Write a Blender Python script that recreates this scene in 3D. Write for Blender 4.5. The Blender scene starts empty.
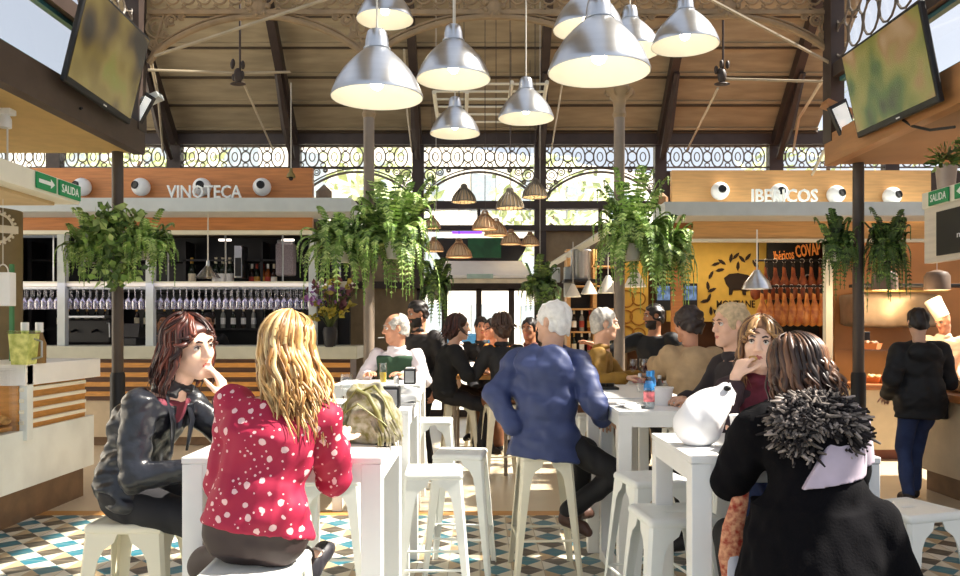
import bpy, bmesh, math, random
import numpy as np
from mathutils import Vector, Matrix
random.seed(11)
S = bpy.context.scene
COL = S.collection
PI = math.pi
V = Vector

# ------------------------------------------------------------------ camera, world, sun, exposure
EYE, FOC, HOR = 1.55, 800.0, 328.0          # eye height (m), focal length and horizon row for a 960 x 576 frame
cam_data = bpy.data.cameras.new('camera')
cam_data.sensor_width = 36.0
cam_data.lens = 36.0 * FOC / 960.0
cam_data.shift_y = (HOR - 288.0) / 960.0
cam_data.clip_end = 200
cam = bpy.data.objects.new('camera', cam_data)
COL.objects.link(cam)
cam.location = (0, 0, EYE)
cam.rotation_euler = (PI / 2, 0, 0)
S.camera = cam

world = bpy.data.worlds.new('sky')
S.world = world
world.use_nodes = True
wn = world.node_tree
wn.nodes.clear()
w_out = wn.nodes.new('ShaderNodeOutputWorld')
w_bg = wn.nodes.new('ShaderNodeBackground')
w_sky = wn.nodes.new('ShaderNodeTexSky')
w_sky.sky_type = 'NISHITA'
w_sky.sun_disc = False
w_sky.sun_elevation = math.radians(42)
w_sky.sun_rotation = math.radians(75)
w_sky.air_density = 1.0
w_sky.dust_density = 3.0
w_mix = wn.nodes.new('ShaderNodeMix')
w_mix.data_type = 'RGBA'
w_mix.inputs[0].default_value = 0.55
w_mix.inputs[7].default_value = (5.0, 5.1, 5.3, 1)
wn.links.new(w_sky.outputs[0], w_mix.inputs[6])
wn.links.new(w_mix.outputs[2], w_bg.inputs[0])
w_bg.inputs[1].default_value = 0.19
wn.links.new(w_bg.outputs[0], w_out.inputs[0])

sun_data = bpy.data.lights.new('sun', 'SUN')
sun_data.energy = 14.0
sun_data.angle = math.radians(0.8)
sun_data.color = (1.0, 0.93, 0.82)
sun = bpy.data.objects.new('sun', sun_data)
COL.objects.link(sun)
sun.rotation_euler = V((-0.64, -0.03, -0.768)).to_track_quat('-Z', 'Y').to_euler()
sun.location = (8, 3, 9)

S.view_settings.view_transform = 'Standard'
S.view_settings.look = 'None'
S.view_settings.gamma = 1.0
S.view_settings.use_curve_mapping = False
S.view_settings.exposure = 0.08
S.cycles.max_bounces = 6
S.cycles.diffuse_bounces = 3
S.cycles.glossy_bounces = 3
S.cycles.transmission_bounces = 6
S.cycles.transparent_max_bounces = 8
S.cycles.sample_clamp_indirect = 4.0
S.cycles.use_denoising = True
S.cycles.caustics_reflective = False
S.cycles.caustics_refractive = False


def at(px, py, d):
    """The point at distance d that the photograph shows at pixel (px, py)."""
    return V(((px - 480.0) / FOC * d, d, EYE - (py - HOR) / FOC * d))


# ------------------------------------------------------------------ materials
def lin(c):
    if isinstance(c, str):
        c = [int(c[i:i + 2], 16) / 255 for i in (0, 2, 4)]
    return tuple(x / 12.92 if x <= 0.04045 else ((x + 0.055) / 1.055) ** 2.4 for x in c)


MATS = {}


def mat(name, col, rough=0.6, metal=0.0, var=0.12, scale=6.0, stretch=(1, 1, 1), bump=0.0, bscale=60.0, emit=0.0, trans=0.0,
        col2=None, spec=None, coat=0.0, sheen=0.0):
    if name in MATS:
        return MATS[name]
    m = bpy.data.materials.new(name)
    m.use_nodes = True
    nt = m.node_tree
    b = nt.nodes['Principled BSDF']
    c = lin(col)
    b.inputs['Roughness'].default_value = rough
    b.inputs['Metallic'].default_value = metal
    if spec is not None:
        b.inputs['Specular IOR Level'].default_value = spec
    if coat:
        b.inputs['Coat Weight'].default_value = coat
        b.inputs['Coat Roughness'].default_value = 0.15
    if sheen:
        b.inputs['Sheen Weight'].default_value = sheen
    if trans:
        b.inputs['Transmission Weight'].default_value = trans
    tc = nt.nodes.new('ShaderNodeTexCoord')
    mp = nt.nodes.new('ShaderNodeMapping')
    mp.inputs['Scale'].default_value = stretch
    nt.links.new(tc.outputs['Object'], mp.inputs[0])
    if var > 0 or col2:
        n = nt.nodes.new('ShaderNodeTexNoise')
        n.inputs['Scale'].default_value = scale
        n.inputs['Detail'].default_value = 4
        nt.links.new(mp.outputs[0], n.inputs['Vector'])
        r = nt.nodes.new('ShaderNodeValToRGB')
        r.color_ramp.elements[0].position = 0.35
        r.color_ramp.elements[1].position = 0.65
        ca = tuple(min(1, x * (1 - var)) for x in c)
        cb = lin(col2) if col2 else tuple(min(1, x * (1 + var)) for x in c)
        r.color_ramp.elements[0].color = ca + (1,)
        r.color_ramp.elements[1].color = cb + (1,)
        nt.links.new(n.outputs[0], r.inputs[0])
        nt.links.new(r.outputs[0], b.inputs['Base Color'])
    else:
        b.inputs['Base Color'].default_value = c + (1,)
    if bump > 0:
        n2 = nt.nodes.new('ShaderNodeTexNoise')
        n2.inputs['Scale'].default_value = bscale
        n2.inputs['Detail'].default_value = 3
        nt.links.new(mp.outputs[0], n2.inputs['Vector'])
        bp = nt.nodes.new('ShaderNodeBump')
        bp.inputs['Strength'].default_value = bump
        bp.inputs['Distance'].default_value = 0.01
        nt.links.new(n2.outputs[0], bp.inputs['Height'])
        nt.links.new(bp.outputs[0], b.inputs['Normal'])
    if emit > 0:
        b.inputs['Emission Color'].default_value = c + (1,)
        b.inputs['Emission Strength'].default_value = emit
    MATS[name] = m
    return m


def glass(name, col=(1, 1, 1), rough=0.02, clear=0.8):
    """Thin clear glass: mostly lets light through, with a glossy coat."""
    if name in MATS:
        return MATS[name]
    m = bpy.data.materials.new(name)
    m.use_nodes = True
    nt = m.node_tree
    nt.nodes.clear()
    out = nt.nodes.new('ShaderNodeOutputMaterial')
    tr = nt.nodes.new('ShaderNodeBsdfTransparent')
    tr.inputs[0].default_value = tuple(col) + (1,)
    gl = nt.nodes.new('ShaderNodeBsdfGlossy')
    gl.inputs['Roughness'].default_value = rough
    lw = nt.nodes.new('ShaderNodeLayerWeight')
    lw.inputs[0].default_value = 0.35
    pw = nt.nodes.new('ShaderNodeMath')
    pw.operation = 'POWER'
    pw.inputs[1].default_value = 2.5
    nt.links.new(lw.outputs['Facing'], pw.inputs[0])
    mr = nt.nodes.new('ShaderNodeMath')
    mr.operation = 'MULTIPLY_ADD'
    mr.inputs[1].default_value = 0.6
    mr.inputs[2].default_value = (1 - clear) * 0.3
    nt.links.new(pw.outputs[0], mr.inputs[0])
    mx = nt.nodes.new('ShaderNodeMixShader')
    nt.links.new(mr.outputs[0], mx.inputs[0])
    nt.links.new(tr.outputs[0], mx.inputs[1])
    nt.links.new(gl.outputs[0], mx.inputs[2])
    nt.links.new(mx.outputs[0], out.inputs[0])
    MATS[name] = m
    return m


# ------------------------------------------------------------------ mesh builder
class MB:
    def __init__(self):
        self.v, self.f, self.m = [], [], []
        self.mi = 0

    def add(self, vs, fs):
        o = len(self.v)
        self.v.extend(tuple(p) for p in vs)
        self.f.extend(tuple(i + o for i in f) for f in fs)
        self.m.extend([self.mi] * len(fs))
        return self

    def box(self, c, s, R=None):
        x, y, z = s[0] / 2, s[1] / 2, s[2] / 2
        p = [V((a, b, d)) for a in (-x, x) for b in (-y, y) for d in (-z, z)]
        if R is not None:
            p = [R @ q for q in p]
        c = V(c)
        return self.add([q + c for q in p], [(0, 1, 3, 2), (4, 6, 7, 5), (0, 4, 5, 1), (2, 3, 7, 6), (0, 2, 6, 4), (1, 5, 7, 3)])

    def rbox(self, c, s, r=0.005, R=None):
        """A box with chamfered edges."""
        x, y, z = [q / 2 for q in s]
        r = min(r, x * .9, y * .9, z * .9)
        bm = bmesh.new()
        bmesh.ops.create_cube(bm, size=1)
        for q in bm.verts:
            q.co = V((q.co.x * s[0], q.co.y * s[1], q.co.z * s[2]))
        bmesh.ops.bevel(bm, geom=list(bm.edges), offset=r, segments=2, affect='EDGES', profile=.5)
        bm.verts.index_update()
        c = V(c)
        vs = [((R @ q.co) if R is not None else q.co) + c for q in bm.verts]
        fs = [tuple(w.index for w in f.verts) for f in bm.faces]
        bm.free()
        return self.add(vs, fs)

    def bounds(self, lo, hi, r=0):
        c = [(a + b) / 2 for a, b in zip(lo, hi)]
        s = [abs(b - a) for a, b in zip(lo, hi)]
        return self.rbox(c, s, r) if r else self.box(c, s)

    def tube(self, pts, r, n=8, cap=True, flat=1.0, up=None):
        pts = [V(p) for p in pts]
        k = len(pts)
        rs = r if isinstance(r, (list, tuple)) else [r] * k
        vs, fs = [], []
        u = None
        for i, p in enumerate(pts):
            t = pts[min(i + 1, k - 1)] - pts[max(i - 1, 0)]
            t = t.normalized() if t.length > 1e-9 else V((0, 0, 1))
            if u is None:
                a = V(up) if up is not None else (V((0, 0, 1)) if abs(t.z) < .9 else V((1, 0, 0)))
                u = (a - t * a.dot(t)).normalized()
            else:
                u = u - t * u.dot(t)
                u = u.normalized() if u.length > 1e-6 else t.orthogonal().normalized()
            w = t.cross(u)
            for j in range(n):
                g = 2 * PI * j / n
                vs.append(p + u * (math.cos(g) * rs[i] * flat) + w * (math.sin(g) * rs[i]))
        for i in range(k - 1):
            for j in range(n):
                a, b = i * n + j, i * n + (j + 1) % n
                fs.append((a, b, b + n, a + n))
        if cap:
            fs.append(tuple(range(n - 1, -1, -1)))
            fs.append(tuple((k - 1) * n + j for j in range(n)))
        return self.add(vs, fs)

    def cyl(self, a, b, r1, r2=None, n=12):
        return self.tube([a, b], [r1, r1 if r2 is None else r2], n)

    def lathe(self, prof, n=24, c=(0, 0, 0), R=None, closed=False):
        """prof: (radius, z) pairs."""
        c = V(c)
        vs, fs = [], []
        for rr, z in prof:
            for j in range(n):
                g = 2 * PI * j / n
                q = V((math.cos(g) * rr, math.sin(g) * rr, z))
                vs.append((R @ q if R is not None else q) + c)
        k = len(prof)
        for i in range(k - 1):
            for j in range(n):
                a, b = i * n + j, i * n + (j + 1) % n
                fs.append((a, b, b + n, a + n))
        if not closed:
            if prof[0][0] > 1e-4:
                fs.append(tuple(range(n - 1, -1, -1)))
            if prof[-1][0] > 1e-4:
                fs.append(tuple((k - 1) * n + j for j in range(n)))
        return self.add(vs, fs)

    def ell(self, c, r, n=12, R=None):
        if not isinstance(r, (tuple, list)):
            r = (r, r, r)
        prof_n = max(6, n // 2 + 2)
        c = V(c)
        vs, fs = [], []
        for i in range(prof_n + 1):
            ph = PI * i / prof_n
            for j in range(n):
                g = 2 * PI * j / n
                q = V((math.sin(ph) * math.cos(g) * r[0], math.sin(ph) * math.sin(g) * r[1], -math.cos(ph) * r[2]))
                vs.append((R @ q if R is not None else q) + c)
        for i in range(prof_n):
            for j in range(n):
                a, b = i * n + j, i * n + (j + 1) % n
                fs.append((a, b, b + n, a + n))
        return self.add(vs, fs)

    def prism(self, poly, o, ux, uy, th):
        """A polygon (2-D points in the axes ux, uy at o) given thickness th along ux x uy."""
        o, ux, uy = V(o), V(ux).normalized(), V(uy).normalized()
        nn = ux.cross(uy) * th
        k = len(poly)
        a = [o + ux * p[0] + uy * p[1] for p in poly]
        return self.add(a + [p + nn for p in a], [tuple(range(k - 1, -1, -1)), tuple(range(k, 2 * k))] +
                        [(i, (i + 1) % k, k + (i + 1) % k, k + i) for i in range(k)])

    def torus(self, c, R, r, ux=(1, 0, 0), uy=(0, 0, 1), n=20, m=6, a0=0, a1=2 * PI, sx=1, sy=1):
        c, ux, uy = V(c), V(ux), V(uy)
        full = abs(a1 - a0 - 2 * PI) < 1e-6
        pts = [c + ux * (math.cos(a0 + (a1 - a0) * i / n) * R * sx) + uy * (math.sin(a0 + (a1 - a0) * i / n) * R * sy) for i in range(n + 1)]
        return self.tube(pts, r, m, cap=not full)

    def build(self, name, mats, parent=None, smooth=False, loc=None):
        me = bpy.data.meshes.new(name)
        me.from_pydata(self.v, [], self.f)
        mats = mats if isinstance(mats, (list, tuple)) else [mats]
        for q in mats:
            me.materials.append(q)
        if len(mats) > 1:
            me.polygons.foreach_set('material_index', self.m)
        bm = bmesh.new()
        bm.from_mesh(me)
        bmesh.ops.recalc_face_normals(bm, faces=bm.faces)
        bm.to_mesh(me)
        bm.free()
        if smooth:
            me.polygons.foreach_set('use_smooth', [True] * len(me.polygons))
            if smooth != 'all':
                me.set_sharp_from_angle(angle=math.radians(40))
        me.update()
        o = bpy.data.objects.new(name, me)
        COL.objects.link(o)
        if parent is not None:
            o.parent = parent
        if loc is not None:
            o.location = loc
        return o


def thing(name, label, cat, loc=(0, 0, 0), rz=0.0, group=None):
    o = bpy.data.objects.new(name, None)
    o.empty_display_size = 0.1
    COL.objects.link(o)
    o.location = loc
    o.rotation_euler = (0, 0, rz)
    return tag(o, label, cat, group)


def tag(o, label, cat, group=None):
    o['label'] = label
    o['category'] = cat
    if group:
        o['group'] = group
    return o


def struct(o):
    o['kind'] = 'structure'
    return o


KIDS = {}


def dup(root, loc=None, rz=None, label=None, group=None, scale=None):
    """A copy of a thing with copies of its parts and their parts."""
    r = root.copy()
    COL.objects.link(r)
    if loc is not None:
        r.location = loc
    if rz is not None:
        r.rotation_euler = (0, 0, rz)
    if scale is not None:
        r.scale = (scale,) * 3 if not isinstance(scale, (tuple, list)) else scale
    if label:
        r['label'] = label
    if group:
        r['group'] = group
    kids = KIDS.get(root.name)
    if kids is None:
        kids = KIDS[root.name] = [(c, list(c.children)) for c in root.children]
    for ch, gk in kids:
        c = ch.copy()
        COL.objects.link(c)
        c.parent = r
        for g in gk:
            d = g.copy()
            COL.objects.link(d)
            d.parent = c
    return r


def text_obj(name, body, size, m, loc, R, parent=None, ext=0.01, align='CENTER', sx=1.0, bold=0.0):
    cu = bpy.data.curves.new(name, 'FONT')
    cu.body = body
    cu.size = size
    cu.extrude = ext
    cu.offset = bold
    cu.align_x = align
    cu.align_y = 'CENTER'
    cu.resolution_u = 2
    cu.materials.append(m)
    o = bpy.data.objects.new(name, cu)
    COL.objects.link(o)
    o.matrix_world = Matrix.Translation(V(loc)) @ R.to_4x4() @ Matrix.Diagonal((sx, 1, 1, 1))
    if parent is not None:
        o.parent = parent
    return o


FACE_CAM = Matrix(((1, 0, 0), (0, 0, -1), (0, 1, 0)))       # text lying in the X-Z plane, read from -Y


# ------------------------------------------------------------------ smooth solid modelling on a grid (bodies, clothes, hair, fruit ...)
class Sdf:
    def __init__(self, lo, hi, h):
        self.h = h
        self.lo = np.array(lo, float) - 3 * h
        self.n = np.ceil((np.array(hi, float) + 3 * h - self.lo) / h).astype(int) + 1
        self.f = np.full(self.n, 1.0, np.float32)
        self.ax = [(self.lo[i] + h * np.arange(self.n[i])).astype(np.float32) for i in range(3)]

    def op(self, fn, lo, hi, k=0.0, mode='u'):
        m = k + 4 * self.h
        i0 = np.maximum(0, np.floor((np.array(lo) - m - self.lo) / self.h).astype(int))
        i1 = np.minimum(self.n, np.ceil((np.array(hi) + m - self.lo) / self.h).astype(int) + 1)
        if np.any(i1 <= i0):
            return self
        sl = tuple(slice(a, b) for a, b in zip(i0, i1))
        X = self.ax[0][sl[0]][:, None, None]
        Y = self.ax[1][sl[1]][None, :, None]
        Z = self.ax[2][sl[2]][None, None, :]
        d = fn(X, Y, Z)
        a = self.f[sl]
        if mode == 'u':
            if k > 0:
                hh = np.maximum(k - np.abs(a - d), 0) / k
                self.f[sl] = np.minimum(a, d) - hh * hh * k * 0.25
            else:
                self.f[sl] = np.minimum(a, d)
        elif mode == 's':
            d = -d
            if k > 0:
                hh = np.maximum(k - np.abs(a - d), 0) / k
                self.f[sl] = np.maximum(a, d) + hh * hh * k * 0.25
            else:
                self.f[sl] = np.maximum(a, d)
        elif mode == 'd':
            self.f[sl] = a + d
        return self

    def cone(self, a, b, ra, rb, k=0.02, mode='u'):
        a, b = np.array(a, float), np.array(b, float)
        ba = b - a
        L2 = max(float(ba @ ba), 1e-9)
        r = max(ra, rb)

        def fn(X, Y, Z):
            t = np.clip(((X - a[0]) * ba[0] + (Y - a[1]) * ba[1] + (Z - a[2]) * ba[2]) / L2, 0, 1)
            return np.sqrt((X - a[0] - t * ba[0]) ** 2 + (Y - a[1] - t * ba[1]) ** 2 + (Z - a[2] - t * ba[2]) ** 2) - (ra + (rb - ra) * t)
        return self.op(fn, np.minimum(a, b) - r, np.maximum(a, b) + r, k, mode)

    def ell(self, c, r, R=None, k=0.02, mode='u'):
        """R: 3x3 whose columns are the ellipsoid's axes."""
        c, r = np.array(c, float), np.array(r, float)
        A = np.eye(3) if R is None else np.array(R, float)

        def fn(X, Y, Z):
            x, y, z = X - c[0], Y - c[1], Z - c[2]
            u = [(A[0, i] * x + A[1, i] * y + A[2, i] * z) for i in range(3)]
            k0 = np.sqrt(sum((u[i] / r[i]) ** 2 for i in range(3)))
            k1 = np.sqrt(sum((u[i] / r[i] ** 2) ** 2 for i in range(3))) + 1e-6
            return k0 * (k0 - 1) / k1
        m = r.max()
        return self.op(fn, c - m, c + m, k, mode)

    def boxr(self, c, s, r, R=None, k=0.0, mode='u'):
        c, s = np.array(c, float), np.array(s, float) / 2 - r
        A = np.eye(3) if R is None else np.array(R, float)

        def fn(X, Y, Z):
            x, y, z = X - c[0], Y - c[1], Z - c[2]
            q = [np.abs(A[0, i] * x + A[1, i] * y + A[2, i] * z) - s[i] for i in range(3)]
            return np.sqrt(sum(np.maximum(w, 0) ** 2 for w in q)) + np.minimum(np.maximum(np.maximum(q[0], q[1]), q[2]), 0) - r
        m = np.linalg.norm(s) + r
        return self.op(fn, c - m, c + m, k, mode)

    def plane(self, p, n, k=0.0):
        """Cuts away what lies on the side the normal n points to."""
        p, n = np.array(p, float), np.array(n, float)
        n = n / np.linalg.norm(n)
        hi = self.lo + self.n * self.h
        return self.op(lambda X, Y, Z: -((X - p[0]) * n[0] + (Y - p[1]) * n[1] + (Z - p[2]) * n[2]), self.lo, hi, k, 's')

    def wrinkle(self, amp, freq, seed=0, aniso=(1, 1, 1), lo=None, hi=None):
        rng = np.random.RandomState(seed)
        ws = []
        for i in range(5):
            d = rng.normal(size=3) * np.array(aniso)
            d = d / np.linalg.norm(d) * freq * (0.6 + 0.9 * rng.rand())
            ws.append((d, rng.rand() * 6.28, rng.normal(size=3) * freq * .35, rng.rand() * 6.28))

        def fn(X, Y, Z):
            s = 0
            for d, ph, e, pe in ws:
                s = s + np.sin(d[0] * X + d[1] * Y + d[2] * Z + ph + 1.6 * np.sin(e[0] * X + e[1] * Y + e[2] * Z + pe))
            return (amp / 2.2) * s
        return self.op(fn, self.lo if lo is None else lo, self.lo + self.n * self.h if hi is None else hi, 0, 'd')

    def mesh(self):
        f = self.f
        f[0], f[-1] = 1, 1
        f[:, 0], f[:, -1] = 1, 1
        f[:, :, 0], f[:, :, -1] = 1, 1
        s = f < 0
        nx, ny, nz = (q - 1 for q in f.shape)
        cnt = np.zeros((nx, ny, nz), np.int8)
        for a in (0, 1):
            for b in (0, 1):
                for c in (0, 1):
                    cnt += s[a:a + nx, b:b + ny, c:c + nz]
        act = np.argwhere((cnt > 0) & (cnt < 8))
        if len(act) == 0:
            return np.zeros((0, 3)), np.zeros((0, 4), int)
        vid = np.full((nx, ny, nz), -1, np.int32)
        vid[act[:, 0], act[:, 1], act[:, 2]] = np.arange(len(act))
        acc = np.zeros((len(act), 3))
        num = np.zeros(len(act))
        corners = np.array([(a, b, c) for a in (0, 1) for b in (0, 1) for c in (0, 1)])
        vals = np.stack([f[act[:, 0] + c[0], act[:, 1] + c[1], act[:, 2] + c[2]] for c in corners], 1)
        for i in range(8):
            for j in range(i + 1, 8):
                if np.abs(corners[i] - corners[j]).sum() != 1:
                    continue
                va, vb = vals[:, i], vals[:, j]
                cr = (va < 0) != (vb < 0)
                t = np.where(cr, va / np.where(cr, va - vb, 1), 0)
                p = corners[i] + t[:, None] * (corners[j] - corners[i])
                acc += p * cr[:, None]
                num += cr
        pos = (act + acc / num[:, None]) * self.h + self.lo
        quads = []
        for ax in range(3):
            o = [(1, 2), (2, 0), (0, 1)][ax]
            d = np.diff(s.astype(np.int8), axis=ax)
            e = np.argwhere(d != 0)
            ok = (e[:, o[0]] > 0) & (e[:, o[1]] > 0)
            e = e[ok]
            sg = d[e[:, 0], e[:, 1], e[:, 2]]
            q = []
            for da, db in ((0, 0), (1, 0), (1, 1), (0, 1)):
                g = e.copy()
                g[:, o[0]] -= da
                g[:, o[1]] -= db
                q.append(vid[g[:, 0], g[:, 1], g[:, 2]])
            q = np.stack(q, 1)
            q[sg > 0] = q[sg > 0][:, ::-1]
            quads.append(q)
        quads = np.concatenate(quads)
        return pos, quads[(quads >= 0).all(1)]

    def build(self, name, mats, parent=None, paint=None, extra=None, relax=1):
        """paint: list of (material index, function(points) -> bool mask); extra: an MB added to the same mesh (material 0)."""
        pos, q = self.mesh()
        for _ in range(relax):                       # one light smoothing pass
            acc = np.zeros_like(pos)
            num = np.zeros(len(pos))
            for i in range(4):
                for j in ((i + 1) % 4, (i - 1) % 4):
                    np.add.at(acc, q[:, i], pos[q[:, j]])
                    np.add.at(num, q[:, i], 1)
            pos = pos * .5 + .5 * acc / np.maximum(num, 1)[:, None]
        mats = mats if isinstance(mats, (list, tuple)) else [mats]
        nv, nq = len(pos), len(q)
        me = bpy.data.meshes.new(name)
        if extra is not None and extra.v:
            vs = pos.tolist() + [tuple(p) for p in extra.v]
            fs = q.tolist() + [tuple(i + nv for i in f) for f in extra.f]
            me.from_pydata(vs, [], fs)
        else:
            me.vertices.add(nv)
            me.vertices.foreach_set('co', pos.astype(np.float32).ravel())
            me.loops.add(nq * 4)
            me.loops.foreach_set('vertex_index', q.astype(np.int32).ravel())
            me.polygons.add(nq)
            me.polygons.foreach_set('loop_start', np.arange(0, nq * 4, 4, dtype=np.int32))
            me.update(calc_edges=True)
        for m in mats:
            me.materials.append(m)
        if paint:
            mi = np.zeros(len(me.polygons), np.int32)
            c = pos[q].mean(1)
            for idx, fn in paint:
                mi[:nq][fn(c)] = idx
            me.polygons.foreach_set('material_index', mi)
        me.polygons.foreach_set('use_smooth', [True] * len(me.polygons))
        me.update()
        o = bpy.data.objects.new(name, me)
        COL.objects.link(o)
        if parent is not None:
            o.parent = parent
        return o


def fit_text(name, body, w, h, m, loc, R, parent=None, ext=0.01, bold=0.0):
    """Lettering w wide and h high (capitals), centred on loc, as a mesh."""
    cu = bpy.data.curves.new(name, 'FONT')
    cu.body, cu.size, cu.extrude, cu.offset = body, 1.0, 0.0, bold
    cu.align_x, cu.align_y, cu.resolution_u = 'CENTER', 'CENTER', 2
    t = bpy.data.objects.new(name, cu)
    COL.objects.link(t)
    bpy.context.view_layer.update()
    me = bpy.data.meshes.new_from_object(t.evaluated_get(bpy.context.evaluated_depsgraph_get()))
    bpy.data.objects.remove(t)
    xs = [v.co.x for v in me.vertices]
    ys = [v.co.y for v in me.vertices]
    cx, cy = (min(xs) + max(xs)) / 2, (min(ys) + max(ys)) / 2
    sx, sy = w / (max(xs) - min(xs)), h / (max(ys) - min(ys))
    b = MB()
    vs = [(v.co.x, v.co.y) for v in me.vertices]
    n = len(vs)
    top = [V(((x - cx) * sx, (y - cy) * sy, ext)) for x, y in vs]
    bot = [V((p.x, p.y, 0)) for p in top]
    fs = [tuple(p.vertices) for p in me.polygons]
    ec = {}
    for f in fs:
        for i in range(len(f)):
            e = (f[i], f[(i + 1) % len(f)])
            ec[e] = 1
    side = [(a, c, c + n, a + n) for (a, c) in ec if (c, a) not in ec]
    b.add([R @ p for p in top + bot], fs + [tuple(i + n for i in reversed(f)) for f in fs] + side)
    bpy.data.meshes.remove(me)
    return b.build(name, m, parent, loc=loc)


# ------------------------------------------------------------------ palette
m_tan = mat('tan_plaster', 'c9b187', .8, var=.06)
m_brown_metal = mat('brown_painted_iron', '3b2f2a', .5, var=.15)
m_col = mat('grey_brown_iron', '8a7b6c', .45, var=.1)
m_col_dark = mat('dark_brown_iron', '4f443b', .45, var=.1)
m_truss = mat('tan_painted_iron', '9a8262', .55, var=.15)
m_board = mat('roof_board', 'a39478', .75, var=.16, scale=1.5, stretch=(1, 6, 6), bump=.1, bscale=12)
m_wood_or = mat('orange_wood', 'c47f48', .5, var=.12, scale=3, stretch=(1, 5, 12))
m_wood_tan = mat('honey_wood', 'd6a468', .5, var=.1, scale=3, stretch=(1, 5, 12))
m_wood_slat = mat('amber_slat_wood', 'c98d43', .5, var=.14, scale=4, stretch=(2, 2, 12))
m_wood_dark = mat('dark_brown_wood', '5a3c28', .55, var=.2, scale=3, stretch=(1, 5, 10))
m_white = mat('white_lacquer', 'f1f1ee', .35, var=.02)
m_cream = mat('cream_paint', 'e9e5d2', .5, var=.03)
m_band = mat('pale_grey_band', 'c3cac9', .5, var=.04)
m_steel = mat('brushed_steel', 'b9bcc0', .3, metal=.9, var=.08, scale=20, stretch=(1, 1, 20))
m_black = mat('matt_black', '101012', .5, var=.1)
m_blackboard = mat('black_board', '15130f', .7, var=.1)
m_marble = mat('pale_marble', 'dfe4e0', .3, var=.09, scale=2.5)
m_beige_panel = mat('beige_panel', 'c9b698', .6, var=.06)
m_plinth = mat('brown_plinth', '7b6046', .6, var=.15)
m_green_sign = mat('green_exit_sign', '1c8f54', .5, var=.03)
m_sign_white = mat('white_lettering', 'f3f5f0', .5, var=0)
m_glass = glass('clear_glass', clear=.92)
m_darkpanel = mat('near_black_panel', '1d1a1b', .5, var=.2)
m_rod = mat('pale_rod_paint', 'b3a58c', .5, var=.08)
m_cord = mat('pale_cable', 'd8d3c6', .6, var=0)
m_red_mark = mat('magenta_paint', 'c24a66', .5, var=.05)


# ------------------------------------------------------------------ floor
def floor_mat():
    m = bpy.data.materials.new('patterned_cement_tiles')
    m.use_nodes = True
    nt = m.node_tree
    b = nt.nodes['Principled BSDF']
    L, N = nt.links.new, nt.nodes.new

    def ma(op, a, c=None, d=None):
        n = N('ShaderNodeMath')
        n.operation = op
        for i, q in enumerate((a, c, d)):
            if q is None:
                continue
            if isinstance(q, (int, float)):
                n.inputs[i].default_value = q
            else:
                L(q, n.inputs[i])
        return n.outputs[0]

    def mix(f, a, c):
        n = N('ShaderNodeMix')
        n.data_type = 'RGBA'
        L(f, n.inputs[0])
        for i, q in ((6, a), (7, c)):
            if isinstance(q, tuple):
                n.inputs[i].default_value = q + (1,)
            else:
                L(q, n.inputs[i])
        return n.outputs[2]
    tc = N('ShaderNodeTexCoord')
    sp = N('ShaderNodeSeparateXYZ')
    L(tc.outputs['Object'], sp.inputs[0])
    T = 0.205
    x, y = ma('DIVIDE', sp.outputs[0], T), ma('DIVIDE', sp.outputs[1], T)
    fx, fy = ma('FRACT', x), ma('FRACT', y)
    ax, ay = ma('ABSOLUTE', ma('SUBTRACT', fx, .5)), ma('ABSOLUTE', ma('SUBTRACT', fy, .5))
    side = ma('GREATER_THAN', ax, ay)
    left = ma('LESS_THAN', fx, .5)
    low = ma('LESS_THAN', fy, .5)
    odd = ma('MODULO', ma('ABSOLUTE', ma('ADD', ma('FLOOR', x), ma('FLOOR', y))), 2)
    cream, tan, teal, dark, pale = lin('efe6cf'), lin('cdb48c'), lin('2f7f92'), lin('5a5348'), lin('f6f1e2')
    c_side = mix(left, cream, mix(odd, tan, pale))
    c_top = mix(low, mix(odd, teal, dark), mix(odd, dark, teal))
    c = mix(side, c_top, c_side)
    ed = ma('LESS_THAN', ma('MINIMUM', ma('MINIMUM', fx, ma('SUBTRACT', 1, fx)), ma('MINIMUM', fy, ma('SUBTRACT', 1, fy))), .012)
    c = mix(ed, c, lin('b9ab92'))
    n = N('ShaderNodeTexNoise')
    n.inputs['Scale'].default_value = 9
    L(tc.outputs['Object'], n.inputs['Vector'])
    h = N('ShaderNodeMix')
    h.data_type = 'RGBA'
    h.blend_type = 'MULTIPLY'
    h.inputs[0].default_value = .25
    L(c, h.inputs[6])
    L(n.outputs[0], h.inputs[7])
    L(h.outputs[2], b.inputs['Base Color'])
    b.inputs['Roughness'].default_value = .32
    return m


m_tile = floor_mat()
m_stone = mat('polished_beige_stone', 'd3c1a4', .28, var=.07, scale=1.2)
m_stripe = mat('ochre_border_stone', 'c58f4e', .35, var=.1, scale=4)
m_pave = mat('pale_paving', 'd9d4c8', .7, var=.06)
struct(MB().bounds((-6.2, 0.5, -.1), (6.2, 6.62, 0)).build('floor', m_tile))
struct(MB().bounds((-6.2, 6.62, -.1), (6.2, 6.78, 0)).build('floor_border', m_stripe))
struct(MB().bounds((-7.5, 6.78, -.1), (7.5, 14.2, 0)).build('floor_stone', m_stone))
struct(MB().bounds((-25, 14.2, -.15), (25, 45, -.02)).build('pavement', m_pave))

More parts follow.
